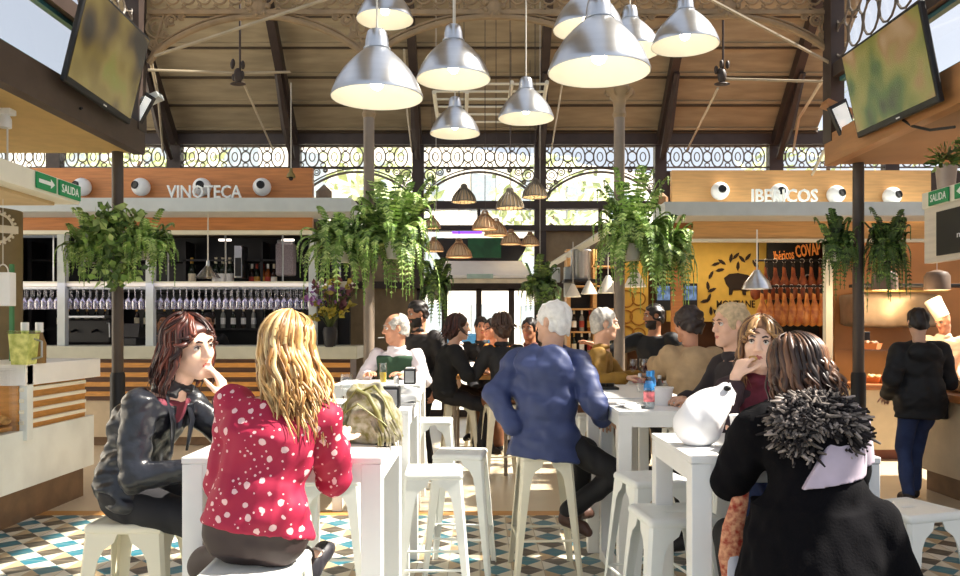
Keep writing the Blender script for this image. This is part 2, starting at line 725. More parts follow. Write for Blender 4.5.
# ------------------------------------------------------------------ back wall with ironwork windows
BW = 14.0
MULL = [-9.37, -7.44, -5.34, -3.24, -1.08, 1.05, 3.15, 5.16, 7.18, 9.2]
b = MB()
for x in MULL:
    w = .2 if abs(x) < 4 else .24
    b.bounds((x - w / 2, BW - .08, 0 if abs(x) > 3 else 2.3), (x + w / 2, BW + .1, 4.9))
b.bounds((-9.4, BW - .12, 4.74), (9.3, BW + .15, 4.98))
b.bounds((-3.24, BW - .1, 3.62), (3.15, BW + .1, 3.76))
b.bounds((-3.24, BW - .1, 3.24), (3.15, BW + .1, 3.34))
b.bounds((-3.24, BW - .1, 2.24), (3.15, BW + .1, 2.36))
for x in (-2.2, -.02, 2.1):
    b.bounds((x - .03, BW - .04, 3.3), (x + .03, BW + .04, 3.7))
struct(b.build('wall_back', m_brown_metal))
b = MB()
b.bounds((-9.4, BW, 0), (-3.24, BW + .12, 4.3))
b.bounds((3.15, BW, 0), (9.3, BW + .12, 4.3))
struct(b.build('wall_back_lower', mat('dark_rear_plaster', '463a33', .8)))

m_lace = mat('iron_lace', '6b6258', .5, var=.1)


def lace_band(b, x0, x1, z0, z1, y, r=.013):
    n = max(1, round((x1 - x0) / .36))
    dx, zc, hz = (x1 - x0) / n, (z0 + z1) / 2, (z1 - z0) / 2
    for i in range(n):
        c = x0 + dx * (i + .5)
        b.torus((c, y, zc), 1, r, (dx * .30, 0, 0), (0, 0, hz * .96), 18, 5)
        b.torus((c, y, zc), 1, r * .8, (dx * .13, 0, 0), (0, 0, hz * .42), 12, 5)
        b.torus((c - dx / 2, y, zc), 1, r, (dx * .21, 0, 0), (0, 0, hz * .5), 14, 5)
        for s in (-1, 1):
            b.torus((c - dx / 2, y, zc + s * hz * .78), 1, r * .8, (dx * .12, 0, 0), (0, 0, hz * .2), 10, 5)
    for z in (z0, z1):
        b.bounds((x0, y - .015, z - .012), (x1, y + .015, z + .012))


for i in range(len(MULL) - 1):
    x0, x1 = MULL[i] + .11, MULL[i + 1] - .11
    root = struct(bpy.data.objects.new('window_%d' % (i + 1), None))
    COL.objects.link(root)
    b = MB()
    lace_band(b, x0, x1, 4.36, 4.73, BW)
    mid = i in (3, 4, 5)
    if mid:
        c, hw = (x0 + x1) / 2, (x1 - x0) / 2
        for rr, dz in ((.022, 0), (.012, .06)):
            pts = [(c - hw + 2 * hw * t / 22, BW, 3.80 + dz + .48 * math.sin(PI * t / 22) ** .62) for t in range(23)]
            b.tube(pts, rr, 6)
        for s in (-1, 1):                                # scrolls in the two spandrels
            for k, (u, z, r) in enumerate(((.90, 4.22, .10), (.72, 4.28, .06), (.95, 4.03, .055), (.56, 4.31, .035), (.82, 4.10, .03))):
                b.torus((c + s * u * hw, BW, z), r, .012, n=14, m=5)
                b.torus((c + s * u * hw, BW, z), r * .5, .010, n=10, m=5)
        b.bounds((x0, BW - .015, 4.33), (x1, BW + .015, 4.36))
    b.build('grille', m_lace, root)
    g = MB()
    z0 = 4.3
    if mid:
        g.bounds((x0, BW + .06, 3.34), (x1, BW + .066, 3.62))
        z0 = 3.76
    g.bounds((x0, BW + .06, z0), (x1, BW + .066, 4.74))
    g.build('pane', m_glass, root)

# glazed entrance below
root = struct(bpy.data.objects.new('door_1', None))
COL.objects.link(root)
b = MB()
for x in (-1.05, -.62, -.02, .55, 1.0):
    b.bounds((x - .05, BW - .05, 0), (x + .05, BW + .05, 2.3))
b.bounds((-1.1, BW - .05, 2.2), (1.05, BW + .05, 2.3))
b.bounds((-1.1, BW - .05, 0), (1.05, BW + .05, .12))
b.build('door_frame', m_brown_metal, root)
b = MB()
for x0, x1 in ((-1.0, -.67), (-.57, -.07), (.03, .5), (.6, .95)):
    b.bounds((x0, BW, .12), (x1, BW + .006, 2.2))
b.build('door_pane', m_glass, root)
b = MB()
b.bounds((-3.24, BW, 0), (-1.1, BW + .1, 2.3))
b.bounds((1.05, BW, 0), (3.15, BW + .1, 2.3))
b.bounds((-3.24, BW, 2.3), (-1.1, BW + .1, 3.3))
b.bounds((1.05, BW, 2.3), (3.15, BW + .1, 3.3))
struct(b.build('wall_entrance', mat('entrance_wall', '8c7a5f', .7)))

# ------------------------------------------------------------------ outside, beyond the glass
m_facade = mat('white_render', 'f2ece0', .8, var=.04)
m_facwin = mat('grey_window_glass', '9aa6ae', .2, var=.1)
f = thing('building', 'white rendered building across the street, seen through the tall rear windows', 'building', (-4, 33, 0))
f.rotation_euler = (0, 0, math.radians(33))
MB().bounds((-24, 0, 0), (20, 4, 9.5)).build('wall', m_facade, f)
for row in range(3):
    for k in range(11):
        MB().bounds((-14.6 + k * 2.7, -.06, .9 + row * 2.9), (-13.3 + k * 2.7, .02, 2.6 + row * 2.9)).build('window', m_facwin, f)
m_car = mat('blue_car_paint', '3f7fae', .25, var=.04, coat=.5)
c = thing('car', 'blue car parked outside the glazed entrance', 'car', (-.35, 21, 0))
b = MB()
b.prism([(-1.9, .35), (1.9, .35), (1.95, .8), (1.3, .92), (.85, 1.4), (-.9, 1.42), (-1.5, .95), (-1.95, .85)], (0, .8, 0), (1, 0, 0), (0, 0, 1), 1.6)
b.build('body', m_car, c)
b = MB()
b.prism([(1.12, .95), (.78, 1.33), (-.8, 1.34), (-1.28, .97)], (0, .79, 0), (1, 0, 0), (0, 0, 1), .03)
b.build('side_window', mat('car_glass', 'b9ccd6', .1), c)
for sx in (-1.2, 1.2):
    MB().cyl((sx, -.02 - .8, .33), (sx, .15 - .8, .33), .33, n=20).build('wheel', m_black, c)

m_leaf_out = mat('street_tree_leaf', 'c6d29a', .6, var=.3, scale=3)


def street_tree(x, y, h, label):
    t = thing('street_tree', label, 'tree', (x, y, 0))
    MB().tube([(0, 0, 0), (.05, 0, h * .4), (.1, .05, h * .75)], [.14, .11, .05], 8).build('trunk', m_wood_dark, t)
    b = MB()
    for i in range(300):
        d = V((random.gauss(0, 1), random.gauss(0, 1), random.gauss(0, .8))).normalized() * (random.random() ** .4)
        p = V((d.x * h * .3, d.y * h * .3, h * .74 + d.z * h * .28))
        u = V((random.gauss(0, 1), random.gauss(0, 1), random.gauss(0, 1))).normalized()
        w = u.orthogonal().normalized()
        s = .16 + .1 * random.random()
        b.add([p - u * s, p + w * s * .5, p + u * s, p - w * s * .5], [(0, 1, 2, 3)])
    b.build('crown', m_leaf_out, t)


street_tree(-2.6, 20, 6.4, 'pale green street tree behind the rear windows left of the middle')
street_tree(1.9, 22, 6.3, 'pale green street tree seen above the entrance doors')
street_tree(-9.5, 22, 8.2, 'street tree behind the ironwork band left of the wine bar lettering')
street_tree(9.5, 22, 8.4, 'street tree behind the ironwork band above the ham stall')

# ------------------------------------------------------------------ sloping boarded roof and its beams
b = MB()
n, dy, RW = 10, .36, 11.7
sl = math.radians(45)
Rx = Matrix.Rotation(-sl, 3, 'X')
for i in range(n):
    c = V((0, BW - .1 - dy * (i + .5), 4.98 + dy * (i + .5)))
    ln = dy / math.cos(sl) * 1.12
    b.box(c, (RW, ln, .03), Matrix.Rotation(-sl + .07, 3, 'X'))
    b.mi = 1
    b.box(c + V((0, .5 * dy, -.5 * dy)) + V((0, -.03, -.03)), (RW, .028, .05), Rx)  # dark strip put in for the shade in the gap between boards
    b.mi = 0
    b.box(c + V((0, .5 * dy, -.5 * dy)) + V((0, -.055, .02)), (RW, .045, .03), Rx)
struct(b.build('ceiling', [m_board, mat('board_gap_shade', '4a3d2e', .7, var=.1)]))
# unseen nave roof added above the side walls to block high sun, ridge left open
b = MB()
for s_ in (-1, 1):
    for i in range(6):
        x0, x1 = s_ * (3.72 - .36 * i), s_ * (3.72 - .36 * (i + 1))
        za, zb = 8.52 + .22 * i, 8.52 + .22 * (i + 1)
        b.add([(x0, -2.5, za), (x1, -2.5, zb), (x1, 10.6, zb), (x0, 10.6, za), (x0, -2.5, za + .06), (x1, -2.5, zb + .09), (x1, 10.6, zb + .09), (x0, 10.6, za + .06)],
              [(0, 1, 2, 3), (7, 6, 5, 4), (0, 4, 5, 1), (1, 5, 6, 2), (2, 6, 7, 3), (3, 7, 4, 0)])
struct(b.build('roof', m_board))
for x in MULL:
    if abs(x) > 5.4:
        continue
    b = MB()
    p0, p1 = V((x, BW - .16, 4.78)), V((x * .985, BW - .16 - 3.5, 4.78 + 3.5))
    d = (p1 - p0).normalized()
    nn = V((0, -d.z, d.y)) * -1
    b.box((p0 + p1) / 2, (.13, (p1 - p0).length, .2), Rx)
    b.tube([p0 + V((0, -.02, -.3)), p0 + V((0, -.5, .12)), p0 + V((0, -1.05, .85))], [.05, .08, .05], 6)
    struct(b.build('roof_beam', m_brown_metal))

# ------------------------------------------------------------------ columns and the ironwork arcade they carry
CD = 8.5
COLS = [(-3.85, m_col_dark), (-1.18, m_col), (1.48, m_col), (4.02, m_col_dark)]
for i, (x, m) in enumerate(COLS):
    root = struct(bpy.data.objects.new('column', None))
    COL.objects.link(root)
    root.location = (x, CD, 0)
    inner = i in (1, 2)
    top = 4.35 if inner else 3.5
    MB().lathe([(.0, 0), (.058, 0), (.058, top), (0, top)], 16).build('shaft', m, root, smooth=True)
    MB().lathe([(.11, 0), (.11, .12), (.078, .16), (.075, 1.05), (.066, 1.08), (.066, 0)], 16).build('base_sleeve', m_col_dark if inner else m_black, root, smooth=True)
    if inner:
        b = MB()
        zc = 3.98
        b.lathe([(.06, zc - .2), (.075, zc - .16), (.06, zc - .12), (.07, zc - .02), (.13, zc + .05), (.15, zc + .1), (.1, zc + .12), (.1, zc + .2), (.06, zc + .3)], 16)
        for k in range(6):
            a = k * PI / 3
            b.torus((math.cos(a) * .12, math.sin(a) * .12, zc + .06), .035, .012, (math.cos(a), math.sin(a), 0), (0, 0, 1), 10, 5)
        b.build('capital', m_truss, root, smooth=True)


def arch_span(name, x0, x1):
    b = MB()
    c, hw = (x0 + x1) / 2, (x1 - x0) / 2
    z = lambda t: 4.36 + .5 * math.sin(PI * t) ** .66
    b.tube([(x0 + 2 * hw * i / 30, CD, z(i / 30)) for i in range(31)], .034, 8)
    b.tube([(x0 + 2 * hw * i / 30, CD, z(i / 30) + .055) for i in range(31)], .014, 6)
    for zz, h in ((4.90, .022), (5.22, .03)):
        b.bounds((x0, CD - .03, zz - h), (x1, CD + .03, zz + h))
    k = int((x1 - x0) / .165)
    for i in range(k):                                   # scrollwork frieze between the two rails
        x = x0 + (i + .5) * (x1 - x0) / k
        b.torus((x, CD, 5.06), .072, .013, n=14, m=5)
        b.torus((x + .04, CD, 5.06), .13, .011, n=10, m=5, a0=PI * .2, a1=PI * .8)
        b.torus((x + .04, CD, 5.06), .13, .011, n=10, m=5, a0=PI * 1.2, a1=PI * 1.8)
    for s in (-1, 1):                                    # leafy scrolls in the spandrels
        for u, zz, r in ((.93, 4.74, .11), (.80, 4.82, .055), (.955, 4.55, .05), (.86, 4.66, .035), (.70, 4.855, .03), (.985, 4.86, .035)):
            b.torus((c + s * u * hw, CD, zz), r, .016, n=14, m=5, a1=PI * 1.75)
            b.torus((c + s * u * hw, CD, zz), r * .5, .014, n=10, m=5, a0=PI * .5, a1=PI * 2.2)
        b.tube([(c + s * hw * .99, CD, 4.4), (c + s * hw * .93, CD, 4.6), (c + s * hw * .86, CD, 4.88)], .016, 6)
    b.ell((c, CD, 4.96), (.1, .04, .09))
    for k in range(7):
        a = k * 2 * PI / 7
        b.ell((c + math.cos(a) * .1, CD - .02, 4.96 + math.sin(a) * .09), .032, 8)
    struct(b.build(name, m_truss))


arch_span('trim_1', -3.52, -1.18)
arch_span('trim_2', -1.18, 1.48)
arch_span('trim_3', 1.48, 3.80)


def rod(pts, r, label, m=None):
    o = MB().tube([V(p) for p in pts], r, 6).build('tie_rod', m or m_rod, smooth=True)
    return tag(o, label, 'rod')


rod([at(155, 56, 8.4), at(330, -2, 7.9)], .018, 'slanted pale tie rod rising right from the left television post')
rod([at(832, 64, 8.4), at(700, -6, 7.9)], .018, 'slanted pale tie rod rising left from the right television')
rod([at(148, 70, 8.6), at(240, 73, 8.9), at(290, 72, 9.2)], .015, 'level pale tie rod between the left post and its iron hub')
rod([at(838, 82, 8.6), at(723, 79, 8.9)], .015, 'level pale tie rod between the right television and its iron hub')
rod([at(240, -4, 8.9), at(240, 78, 8.9)], .012, 'upright dark rod holding the left iron hub', m_brown_metal)
rod([at(723, -4, 8.9), at(723, 82, 8.9)], .012, 'upright dark rod holding the right iron hub', m_brown_metal)
rod([at(243, 82, 8.9), at(273, 150, 12.8)], .014, 'thin pale stay running down from the left iron hub to the rear wall')
rod([at(718, 88, 8.9), at(687, 150, 12.8)], .014, 'thin pale stay running down from the right iron hub to the rear wall')
rod([at(568, 45, 8.5), at(561, 92, 10.5), at(551, 152, 13.98)], .014, 'thin pale stay hanging right of the middle, behind the big lamp')
rod([at(404, 50, 8.5), at(407, 112, 11.0), at(412, 152, 13.98)], .014, 'thin pale stay hanging behind the left big lamp')
rod([at(150, 57, 8.5), at(158, 95, 11), at(163, 152, 13.75)], .02, 'pale stay beside the dark beam right of the left television')
rod([at(835, 60, 8.5), at(799, 118, 11.5), at(793, 152, 13.75)], .02, 'pale stay beside the dark beam left of the right television')
rod([at(848, 118, 8.5), at(832, 135, 10.0), at(812, 175, 10.5)], .018, 'short slanted stay under the right television')
for px, s in ((238, 'left'), (722, 'right')):
    b = MB()
    p = at(px, 76, 8.9)
    b.ell(p, (.05, .05, .09))
    b.ell(p + V((0, 0, -.09)), (.09, .05, .02))
    for k in range(5):
        b.ell(p + V((random.uniform(-.07, .07), 0, random.uniform(-.02, .16))), (.025, .03, .05), 8)
    tag(b.build('rod_hub', m_brown_metal, smooth=True), 'dark iron hub where the %s tie rods meet' % s, 'rod hub')

# pale ladder-like frame hung under the roof
t = thing('suspended_ladder_rack', 'white slatted metal frame hung under the roof behind the pendant lamps', 'frame', tuple(at(492, 118, 11.0)))
o0 = at(492, 118, 11.0)
P = lambda x, y, d: at(x, y, d) - o0
for a, c in (((434, 92, 10.2), (438, 122, 11.6)), ((467, 92, 10.2), (466, 122, 11.6)), ((512, 82, 10.2), (506, 122, 11.6)), ((547, 82, 10.2), (540, 122, 11.6))):
    MB().tube([P(*a), P(*c)], .028, 6).build('bar', m_cream, t)
for k in range(6):
    y = 84 + k * 7.6
    d = 10.2 + k * .28
    MB().tube([P(432 + k, y, d), P(548 - k, y, d)], .016, 6).build('rung', m_cream, t)

# ------------------------------------------------------------------ the two long sides: soffits, edge beams, clerestory windows
m_soffit = mat('tan_soffit', 'c8a86a', .7, var=.06)
m_soffit_r = mat('brown_soffit', '9a6f46', .65, var=.1, scale=2)
m_edge_l = mat('dark_edge_beam', '4d3f34', .55, var=.12)
m_edge_r = mat('wood_edge_beam', 'b07c4c', .5, var=.12, scale=2, stretch=(5, 1, 8))
m_teal = mat('teal_window_frame', '4c7f82', .5, var=.06)
for s, nm in ((-1, 'left'), (1, 'right')):
    X = 3.62 * s if s < 0 else 3.72
    z0 = 3.42 if s < 0 else 3.30
    b = MB()
    b.bounds((X, .5, z0), (X + s * 3.6, 8.55, z0 + .05))
    struct(b.build('ceiling_' + nm, m_soffit if s < 0 else m_soffit_r))
    b = MB()
    b.bounds((X - .06, .5, z0 - .03), (X + .06, 8.5, z0 + .28))
    struct(b.build('beam_' + nm, m_edge_l if s < 0 else m_edge_r))
    b = MB()
    b.bounds((X - .05, .5, z0 + .86), (X + .05, 8.5, z0 + 1.0))
    for y in (1.9, 5.2, 8.42):
        b.bounds((X - .07, y - .1, z0 + .2), (X + .07, y + .1, 8.5))
    b.bounds((X - .05, .5, 8.3), (X + .05, 8.5, 8.5))  # unseen top, raised so the sun reaches the tables and floor
    struct(b.build('wall_' + nm, m_brown_metal))
    root = struct(bpy.data.objects.new('window_%d' % (11 if s < 0 else 12), None))
    COL.objects.link(root)
    b = MB()
    b.bounds((X + s * .02, .5, z0 + .82), (X + s * .08, 8.5, z0 + .87))
    b.bounds((X + s * .02, .5, z0 + .28), (X + s * .08, 8.5, z0 + .33))
    b.bounds((X - s * .02, 8.5, z0 + .3), (X + s * .03, 8.56, 8.3))
    b.build('window_frame', m_teal, root)
    b = MB()
    for i in range(14):
        for k in range(3):
            c = V((X, 4.2 + i * .31, z0 + 1.22 + k * .34))
            b.torus(c, 1, .012, (0, .15, 0), (0, 0, .17), 12, 5)
            b.torus(c + V((0, .155, .17)), 1, .010, (0, .08, 0), (0, 0, .09), 10, 5)
    b.build('grille', m_lace, root)
    b = MB()
    b.bounds((X + s * .04, .5, z0 + .28), (X + s * .046, 8.5, 8.3))
    b.build('pane', m_glass, root)
    # houses across the side street, seen through the clerestory
    f = thing('building', 'pale building seen through the %s upper side windows' % nm, 'building', (s * 11, 8, 0))
    MB().bounds((0, -9, 0), (s * 3, 9, 6.2)).build('wall', m_facade, f)
    for k in range(6):
        MB().bounds((-.05 * s, -7.6 + k * 2.7, 4.2), (.03 * s, -6.4 + k * 2.7, 5.6)).build('window', m_facwin, f)

# ------------------------------------------------------------------ wine bar on the left
m_black_room = mat('bar_back_black', '19171a', .45, var=.3, scale=2)
m_led = mat('led_tube', 'fff4e6', .5, var=0, emit=2.0)
RX90 = FACE_CAM


def rot_cols(a, b_, c):
    return Matrix((a, b_, c)).transposed()


def spotlight(x, y, z, aim, label):
    t = thing('eyeball_spotlight', label, 'spotlight', (x, y, z), 0, 'white eyeball spotlights on the stall fascias')
    b = MB()
    b.ell((0, 0, 0), .118, 20)
    b.build('globe', m_white, t, smooth=True)
    R = V(aim).normalized().to_track_quat('Z', 'Y').to_matrix()
    b = MB()
    b.lathe([(.052, .08), (.052, .122), (.043, .126), (.04, .118), (0, .118)], 18, R=R)
    b.build('lens', m_black, t, smooth=True)


# fascia, canopy and frame (one fixed kiosk roof)
t = thing('stall_fascia', 'orange wood fascia of the wine bar with pale grey canopy band', 'stall front', (-4.3, 10.5, 0))
MB().bounds((-2.7, 0, 3.2), (2.1, .1, 3.65)).build('fascia_board', m_wood_or, t)
MB().bounds((-2.0, -.55, 3.0), (2.7, .15, 3.17)).build('canopy_band', m_band, t)
MB().bounds((-2.2, 0, 2.83), (2.1, .08, 3.05)).build('lower_board', m_wood_or, t)
MB().bounds((-2.2, -.02, 2.78), (2.1, .1, 2.83)).build('edge_strip', m_cream, t)
for x in (-1.2, -.04, 2.1):
    MB().bounds((x - .05, .0, 1.3), (x + .05, .1, 2.8)).build('post', m_band, t)
fit_text('lettering', 'VINOTECA', .95, .165, m_sign_white, (.79, -.30, 3.285), FACE_CAM, t, .03, .012)
MB().bounds((-2.9, .05, 3.0), (2.05, 2.6, 3.06)).build('stall_ceiling', mat('dim_stall_ceiling', '57483c', .7), t)
struct(MB().bounds((-7.4, 12.9, 0), (-2.1, 13.0, 3.0)).build('wall_bar', m_black_room))
struct(MB().bounds((-7.4, 10.5, 0), (-7.3, 13.0, 3.65)).build('wall_bar_side', m_black_room))
for px, lab in ((82, 'white eyeball spotlight beside the left green exit signs'), (141, 'white eyeball spotlight just right of the dark left column'),
                (202, 'white eyeball spotlight above the N and O of the wine bar lettering'), (262, 'white eyeball spotlight right of the wine bar lettering')):
    p = at(px, 187, 10.42)
    spotlight(p.x, p.y, p.z, (-.35 if px < 160 else .1, -1, .1), lab)

# counter
t = thing('bar_counter', 'long wine bar counter with horizontal wooden slats and pale top', 'counter', (-4.2, 10.5, 0))
MB().rbox((0, .3, 1.23), (5.2, .8, .17), .01).build('worktop', mat('grey_green_top', 'b9b9a8', .45, var=.05), t)
b = MB()
b.bounds((-2.55, -.02, .6), (2.5, .5, 1.14))
b.mi = 1
for k in range(4):
    b.bounds((-2.55, -.06, .66 + k * .125), (2.5, -.02, .72 + k * .125))
b.build('slat_panel', [m_wood_dark, m_wood_slat], t)
MB().bounds((-2.55, .0, .12), (2.5, .5, .6)).build('base_panel', m_beige_panel, t)
MB().bounds((-2.5, .08, 0), (2.45, .5, .12)).build('plinth', m_plinth, t)

# shelf with hanging glasses
t = thing('glass_rack', 'pale shelf over the wine bar from which stemmed glasses hang', 'rack', (-4.2, 10.75, 2.1))
MB().rbox((0, 0, .03), (5.0, .42, .07), .006).build('shelf', m_cream, t)
for k in range(7):
    MB().cyl((-2.3 + k * .77, 0, .06), (-2.3 + k * .77, 0, .72), .012, n=6).build('hanger', m_steel, t)
b = MB()
for k in range(4):
    b.bounds((-2.45, -.17 + k * .1, -.03), (2.45, -.155 + k * .1, 0))
b.build('rails', m_steel, t)
m_wineglass = glass('wine_glass', (.9, .88, .97), .08, .2)


def glass_prof(s=1.0):
    return [(0.0, 0), (.034, 0), (.034, .003), (.006, .007), (.0045, .085), (.012, .092), (.036, .12), (.042, .15), (.039, .185), (.034, .205), (.032, .205),
            (.037, .18), (.039, .15), (.033, .122), (.0, .1)]


g0 = None
cols = 55
k = 0
for row in range(3):
    for i in range(cols):
        x = -6.55 + i * .086 + row * .029
        if i in (0, 1):
            continue
        if g0 is None:
            b = MB()
            b.lathe([(r_ * 1.1, -z * 1.38) for r_, z in glass_prof()], 12)
            g0 = tag(b.build('hanging_wine_glass', m_wineglass, smooth=True), 'clear stemmed glass hanging upside down in the rack over the wine bar', 'wine glass', 'glasses hanging over the wine bar')
            o = g0
        else:
            o = dup(g0)
        o.location = (x, 10.60 + row * .14, 2.085)

# bottles of the back bar
m_bot = [mat('dark_green_bottle', '1f2a1c', .15, var=.1), mat('dark_brown_bottle', '2a1710', .15, var=.1), mat('clear_pale_bottle', '8f8f86', .15, var=.1),
         mat('amber_bottle', '8a4a1c', .15, var=.1)]
m_lab = [mat('cream_paper_label', 'efe3c4', .7, var=.03), mat('gold_paper_label', 'c89a45', .6, var=.03), mat('red_paper_label', 'a83a2c', .7, var=.03), mat('white_paper_label', 'f5f3ee', .7, var=.03)]
PROTO = {}


def bottle(kind, lab, loc, label, group=None, s=1.0):
    key = (kind, lab)
    if key not in PROTO:
        t = thing('bottle', label, 'bottle', loc, 0, group)
        MB().lathe([(0, 0), (.036, 0), (.038, .01), (.038, .19), (.03, .225), (.0145, .25), (.0135, .3), (.015, .305), (.015, .318), (0, .318)], 14).build('glass_body', m_bot[kind], t, smooth=True)
        MB().lathe([(.0388, .06), (.0388, .16)], 14, closed=True).build('paper_label', m_lab[lab], t, smooth=True)
        MB().lathe([(0.0, .322), (.0158, .322), (.0158, .262), (.0142, .262)], 12).build('capsule', m_lab[(lab + 1) % 4], t, smooth=True)
        PROTO[key] = t
        o = t
    else:
        o = dup(PROTO[key], label=label, group=group)
    o.location = loc
    o.scale = (s, s, s)
    return o


# lit niche shelf with white-labelled bottles, and the lower rows
t = thing('bottle_shelf', 'dark shelving behind the wine bar holding rows of bottles', 'shelving', (-4.6, 12.6, 0))
for z in (1.0, 1.55, 2.15, 2.62):
    MB().bounds((-2.4, -.15, z - .03), (2.3, .25, z)).build('shelf_board', m_darkpanel, t)
for x in (-2.4, -1.2, 0, 1.2, 2.3):
    MB().bounds((x - .02, -.15, .3), (x + .02, .25, 2.9)).build('upright', m_darkpanel, t)
for i in range(13):
    x = -6.6 + i * .145 + (0.2 if i > 6 else 0)
    bottle(i % 2, 0, (x, 12.55, 1.55), 'dark bottle with a cream label on the middle back shelf, left of the dark column', 'bottles on the middle back shelf')
for i, px in enumerate((192, 216, 223, 230)):
    p = at(px, 272, 12.5)
    bottle(0, 3 if i else 0, (p.x, 12.5, 2.15), ['dark bottle with cream label alone on the upper shelf left of the clear cone lamp', 'upper shelf bottle nearest the clear cone lamp',
           'middle one of the three pale-necked bottles right of the clear cone lamp', 'third pale-necked bottle right of the clear cone lamp'][i], None, 1.55)
for i, (px, kd, lb) in enumerate(((252, 1, 2), (257, 0, 1), (263, 3, 1), (268, 3, 2), (274, 1, 3))):
    p = at(px, 278, 12.5)
    bottle(kd, lb, (p.x, 12.5, 2.15), ['dark bottle with red label leftmost in the crowded upper shelf corner', 'green bottle with gold label in the crowded upper shelf corner',
           'amber bottle with gold label in the upper shelf corner', 'amber bottle with red label in the upper shelf corner', 'brown bottle with white label rightmost in the upper shelf corner'][i], None, 1.25)
for i in range(9):
    bottle([0, 1, 2][i % 3], 3, (-4.35 + i * .16, 12.55, 1.55), 'bottle on the middle back shelf behind the bar staff', 'bottles behind the bar staff')
t = thing('ice_dispenser', 'tall pale perforated container at the right end of the upper bar shelf', 'container', tuple(at(286, 278, 12.3)))
MB().rbox((0, 0, .28), (.28, .2, .5), .03).build('body', mat('speckled_pale', 'a59aa0', .5, var=.25, scale=60), t)
MB().rbox((0, 0, .55), (.24, .18, .06), .02).build('lid', m_steel, t)
t = thing('bar_cabinet', 'dark cabinet with pale side standing on the upper bar shelf', 'cabinet', tuple(at(241, 278, 12.4)))
MB().rbox((0, 0, .24), (.12, .3, .5), .008).build('body', m_steel, t)
MB().bounds((-.045, -.16, .02), (.045, -.15, .3)).build('door', m_black, t)
for px, y in ((225, 240), (288, 240)):
    p = at(px, y, 12.2)
    tag(MB().rbox(p, (.19, .05, .035), .01).build('led_fitting', m_led), 'small bright strip light over the wine bar shelf, %s' % ('behind the clear cone lamp' if px < 250 else 'above the perforated container'), 'light')
p = at(40, 236, 12.2)
tag(MB().rbox(p, (.9, .05, .05), .01).build('led_fitting', mat('dim_strip', '9aa0a4', .5, var=0, emit=.25)), 'long dim strip light in the dark bar left of the column', 'light')
m_lampglass = glass('smoky_lamp_glass', (.8, .8, .8), .08, .5)
p = at(208, 278, 10.2)
t = thing('cone_pendant_lamp', 'clear glass cone lamp on a pale rod in front of the wine bar', 'lamp', tuple(p))
MB().lathe([(.16, 0), (.06, .12), (.025, .16), (.022, .16), (.055, .118), (.155, 0)], 24, closed=True).build('lamp_shade', m_lampglass, t, smooth=True)
MB().cyl((0, 0, .14), (0, 0, .95), .009, n=6).build('rod', m_cord, t)
MB().lathe([(0, .22), (.022, .22), (.025, .15), (0, .15)], 12).build('lamp_holder', m_steel, t, smooth=True)
# cash register and odds on the bar
p = at(68, 322, 10.9)
t = thing('coffee_machine', 'dark espresso machine on the back of the bar left of the column', 'machine', (p.x, 11.6, 1.32))
MB().rbox((0, 0, .18), (.7, .4, .36), .03).build('body', m_darkpanel, t)
MB().rbox((0, -.1, .39), (.6, .35, .04), .01).build('cup_tray', m_steel, t)
for x in (-.15, .15):
    MB().tube([(x, -.2, .2), (x, -.36, .17)], [.02, .014], 8).build('portafilter', m_black, t)
MB().tube([(.3, -.2, .3), (.36, -.26, .3), (.37, -.27, .1)], .01, 8).build('steam_wand', m_steel, t)
p = at(125, 330, 10.6)
t = thing('cash_register', 'dark cash register with tilted screen on the bar right of the column', 'register', (p.x, 10.75, 1.315))
MB().rbox((0, 0, .05), (.3, .3, .1), .01).build('body', m_black, t)
MB().rbox((0, -.02, .2), (.28, .03, .2), .008, Matrix.Rotation(-.3, 3, 'X')).build('screen', m_darkpanel, t)
MB().cyl((0, 0, .1), (0, 0, .15), .03).build('stand', m_black, t)

# ------------------------------------------------------------------ ham stall on the right
m_mural = mat('ochre_mural_paint', 'd8b04c', .7, var=.06)
m_stall_ceil = mat('warm_stall_ceiling', '8a5a36', .7)
t = thing('stall_fascia', 'honey wood fascia of the ham stall with pale grey canopy band', 'stall front', (4.3, 10.5, 0))
MB().bounds((-1.78, 0, 3.18), (1.62, .1, 3.62)).build('fascia_board', m_wood_tan, t)
MB().bounds((-2.0, -.55, 2.95), (1.7, .15, 3.12)).build('canopy_band', m_band, t)
MB().bounds((-1.5, 0, 2.72), (1.7, .08, 2.98)).build('lower_board', m_wood_tan, t)
MB().bounds((-1.5, -.02, 2.68), (1.7, .1, 2.72)).build('edge_strip', m_cream, t)
for x, m, w in ((-1.68, m_wood_or, .07), (.33, m_cream, .045)):
    MB().bounds((x - w, .1, 0), (x + w, .2, 2.7)).build('post', m, t)
fit_text('lettering', 'IBERICOS', .84, .17, m_sign_white, (-.42, -.30, 3.235), FACE_CAM, t, .03, .012)
MB().bounds((-1.75, .05, 3.0), (2.7, 2.6, 3.06)).build('stall_ceiling', m_stall_ceil, t)
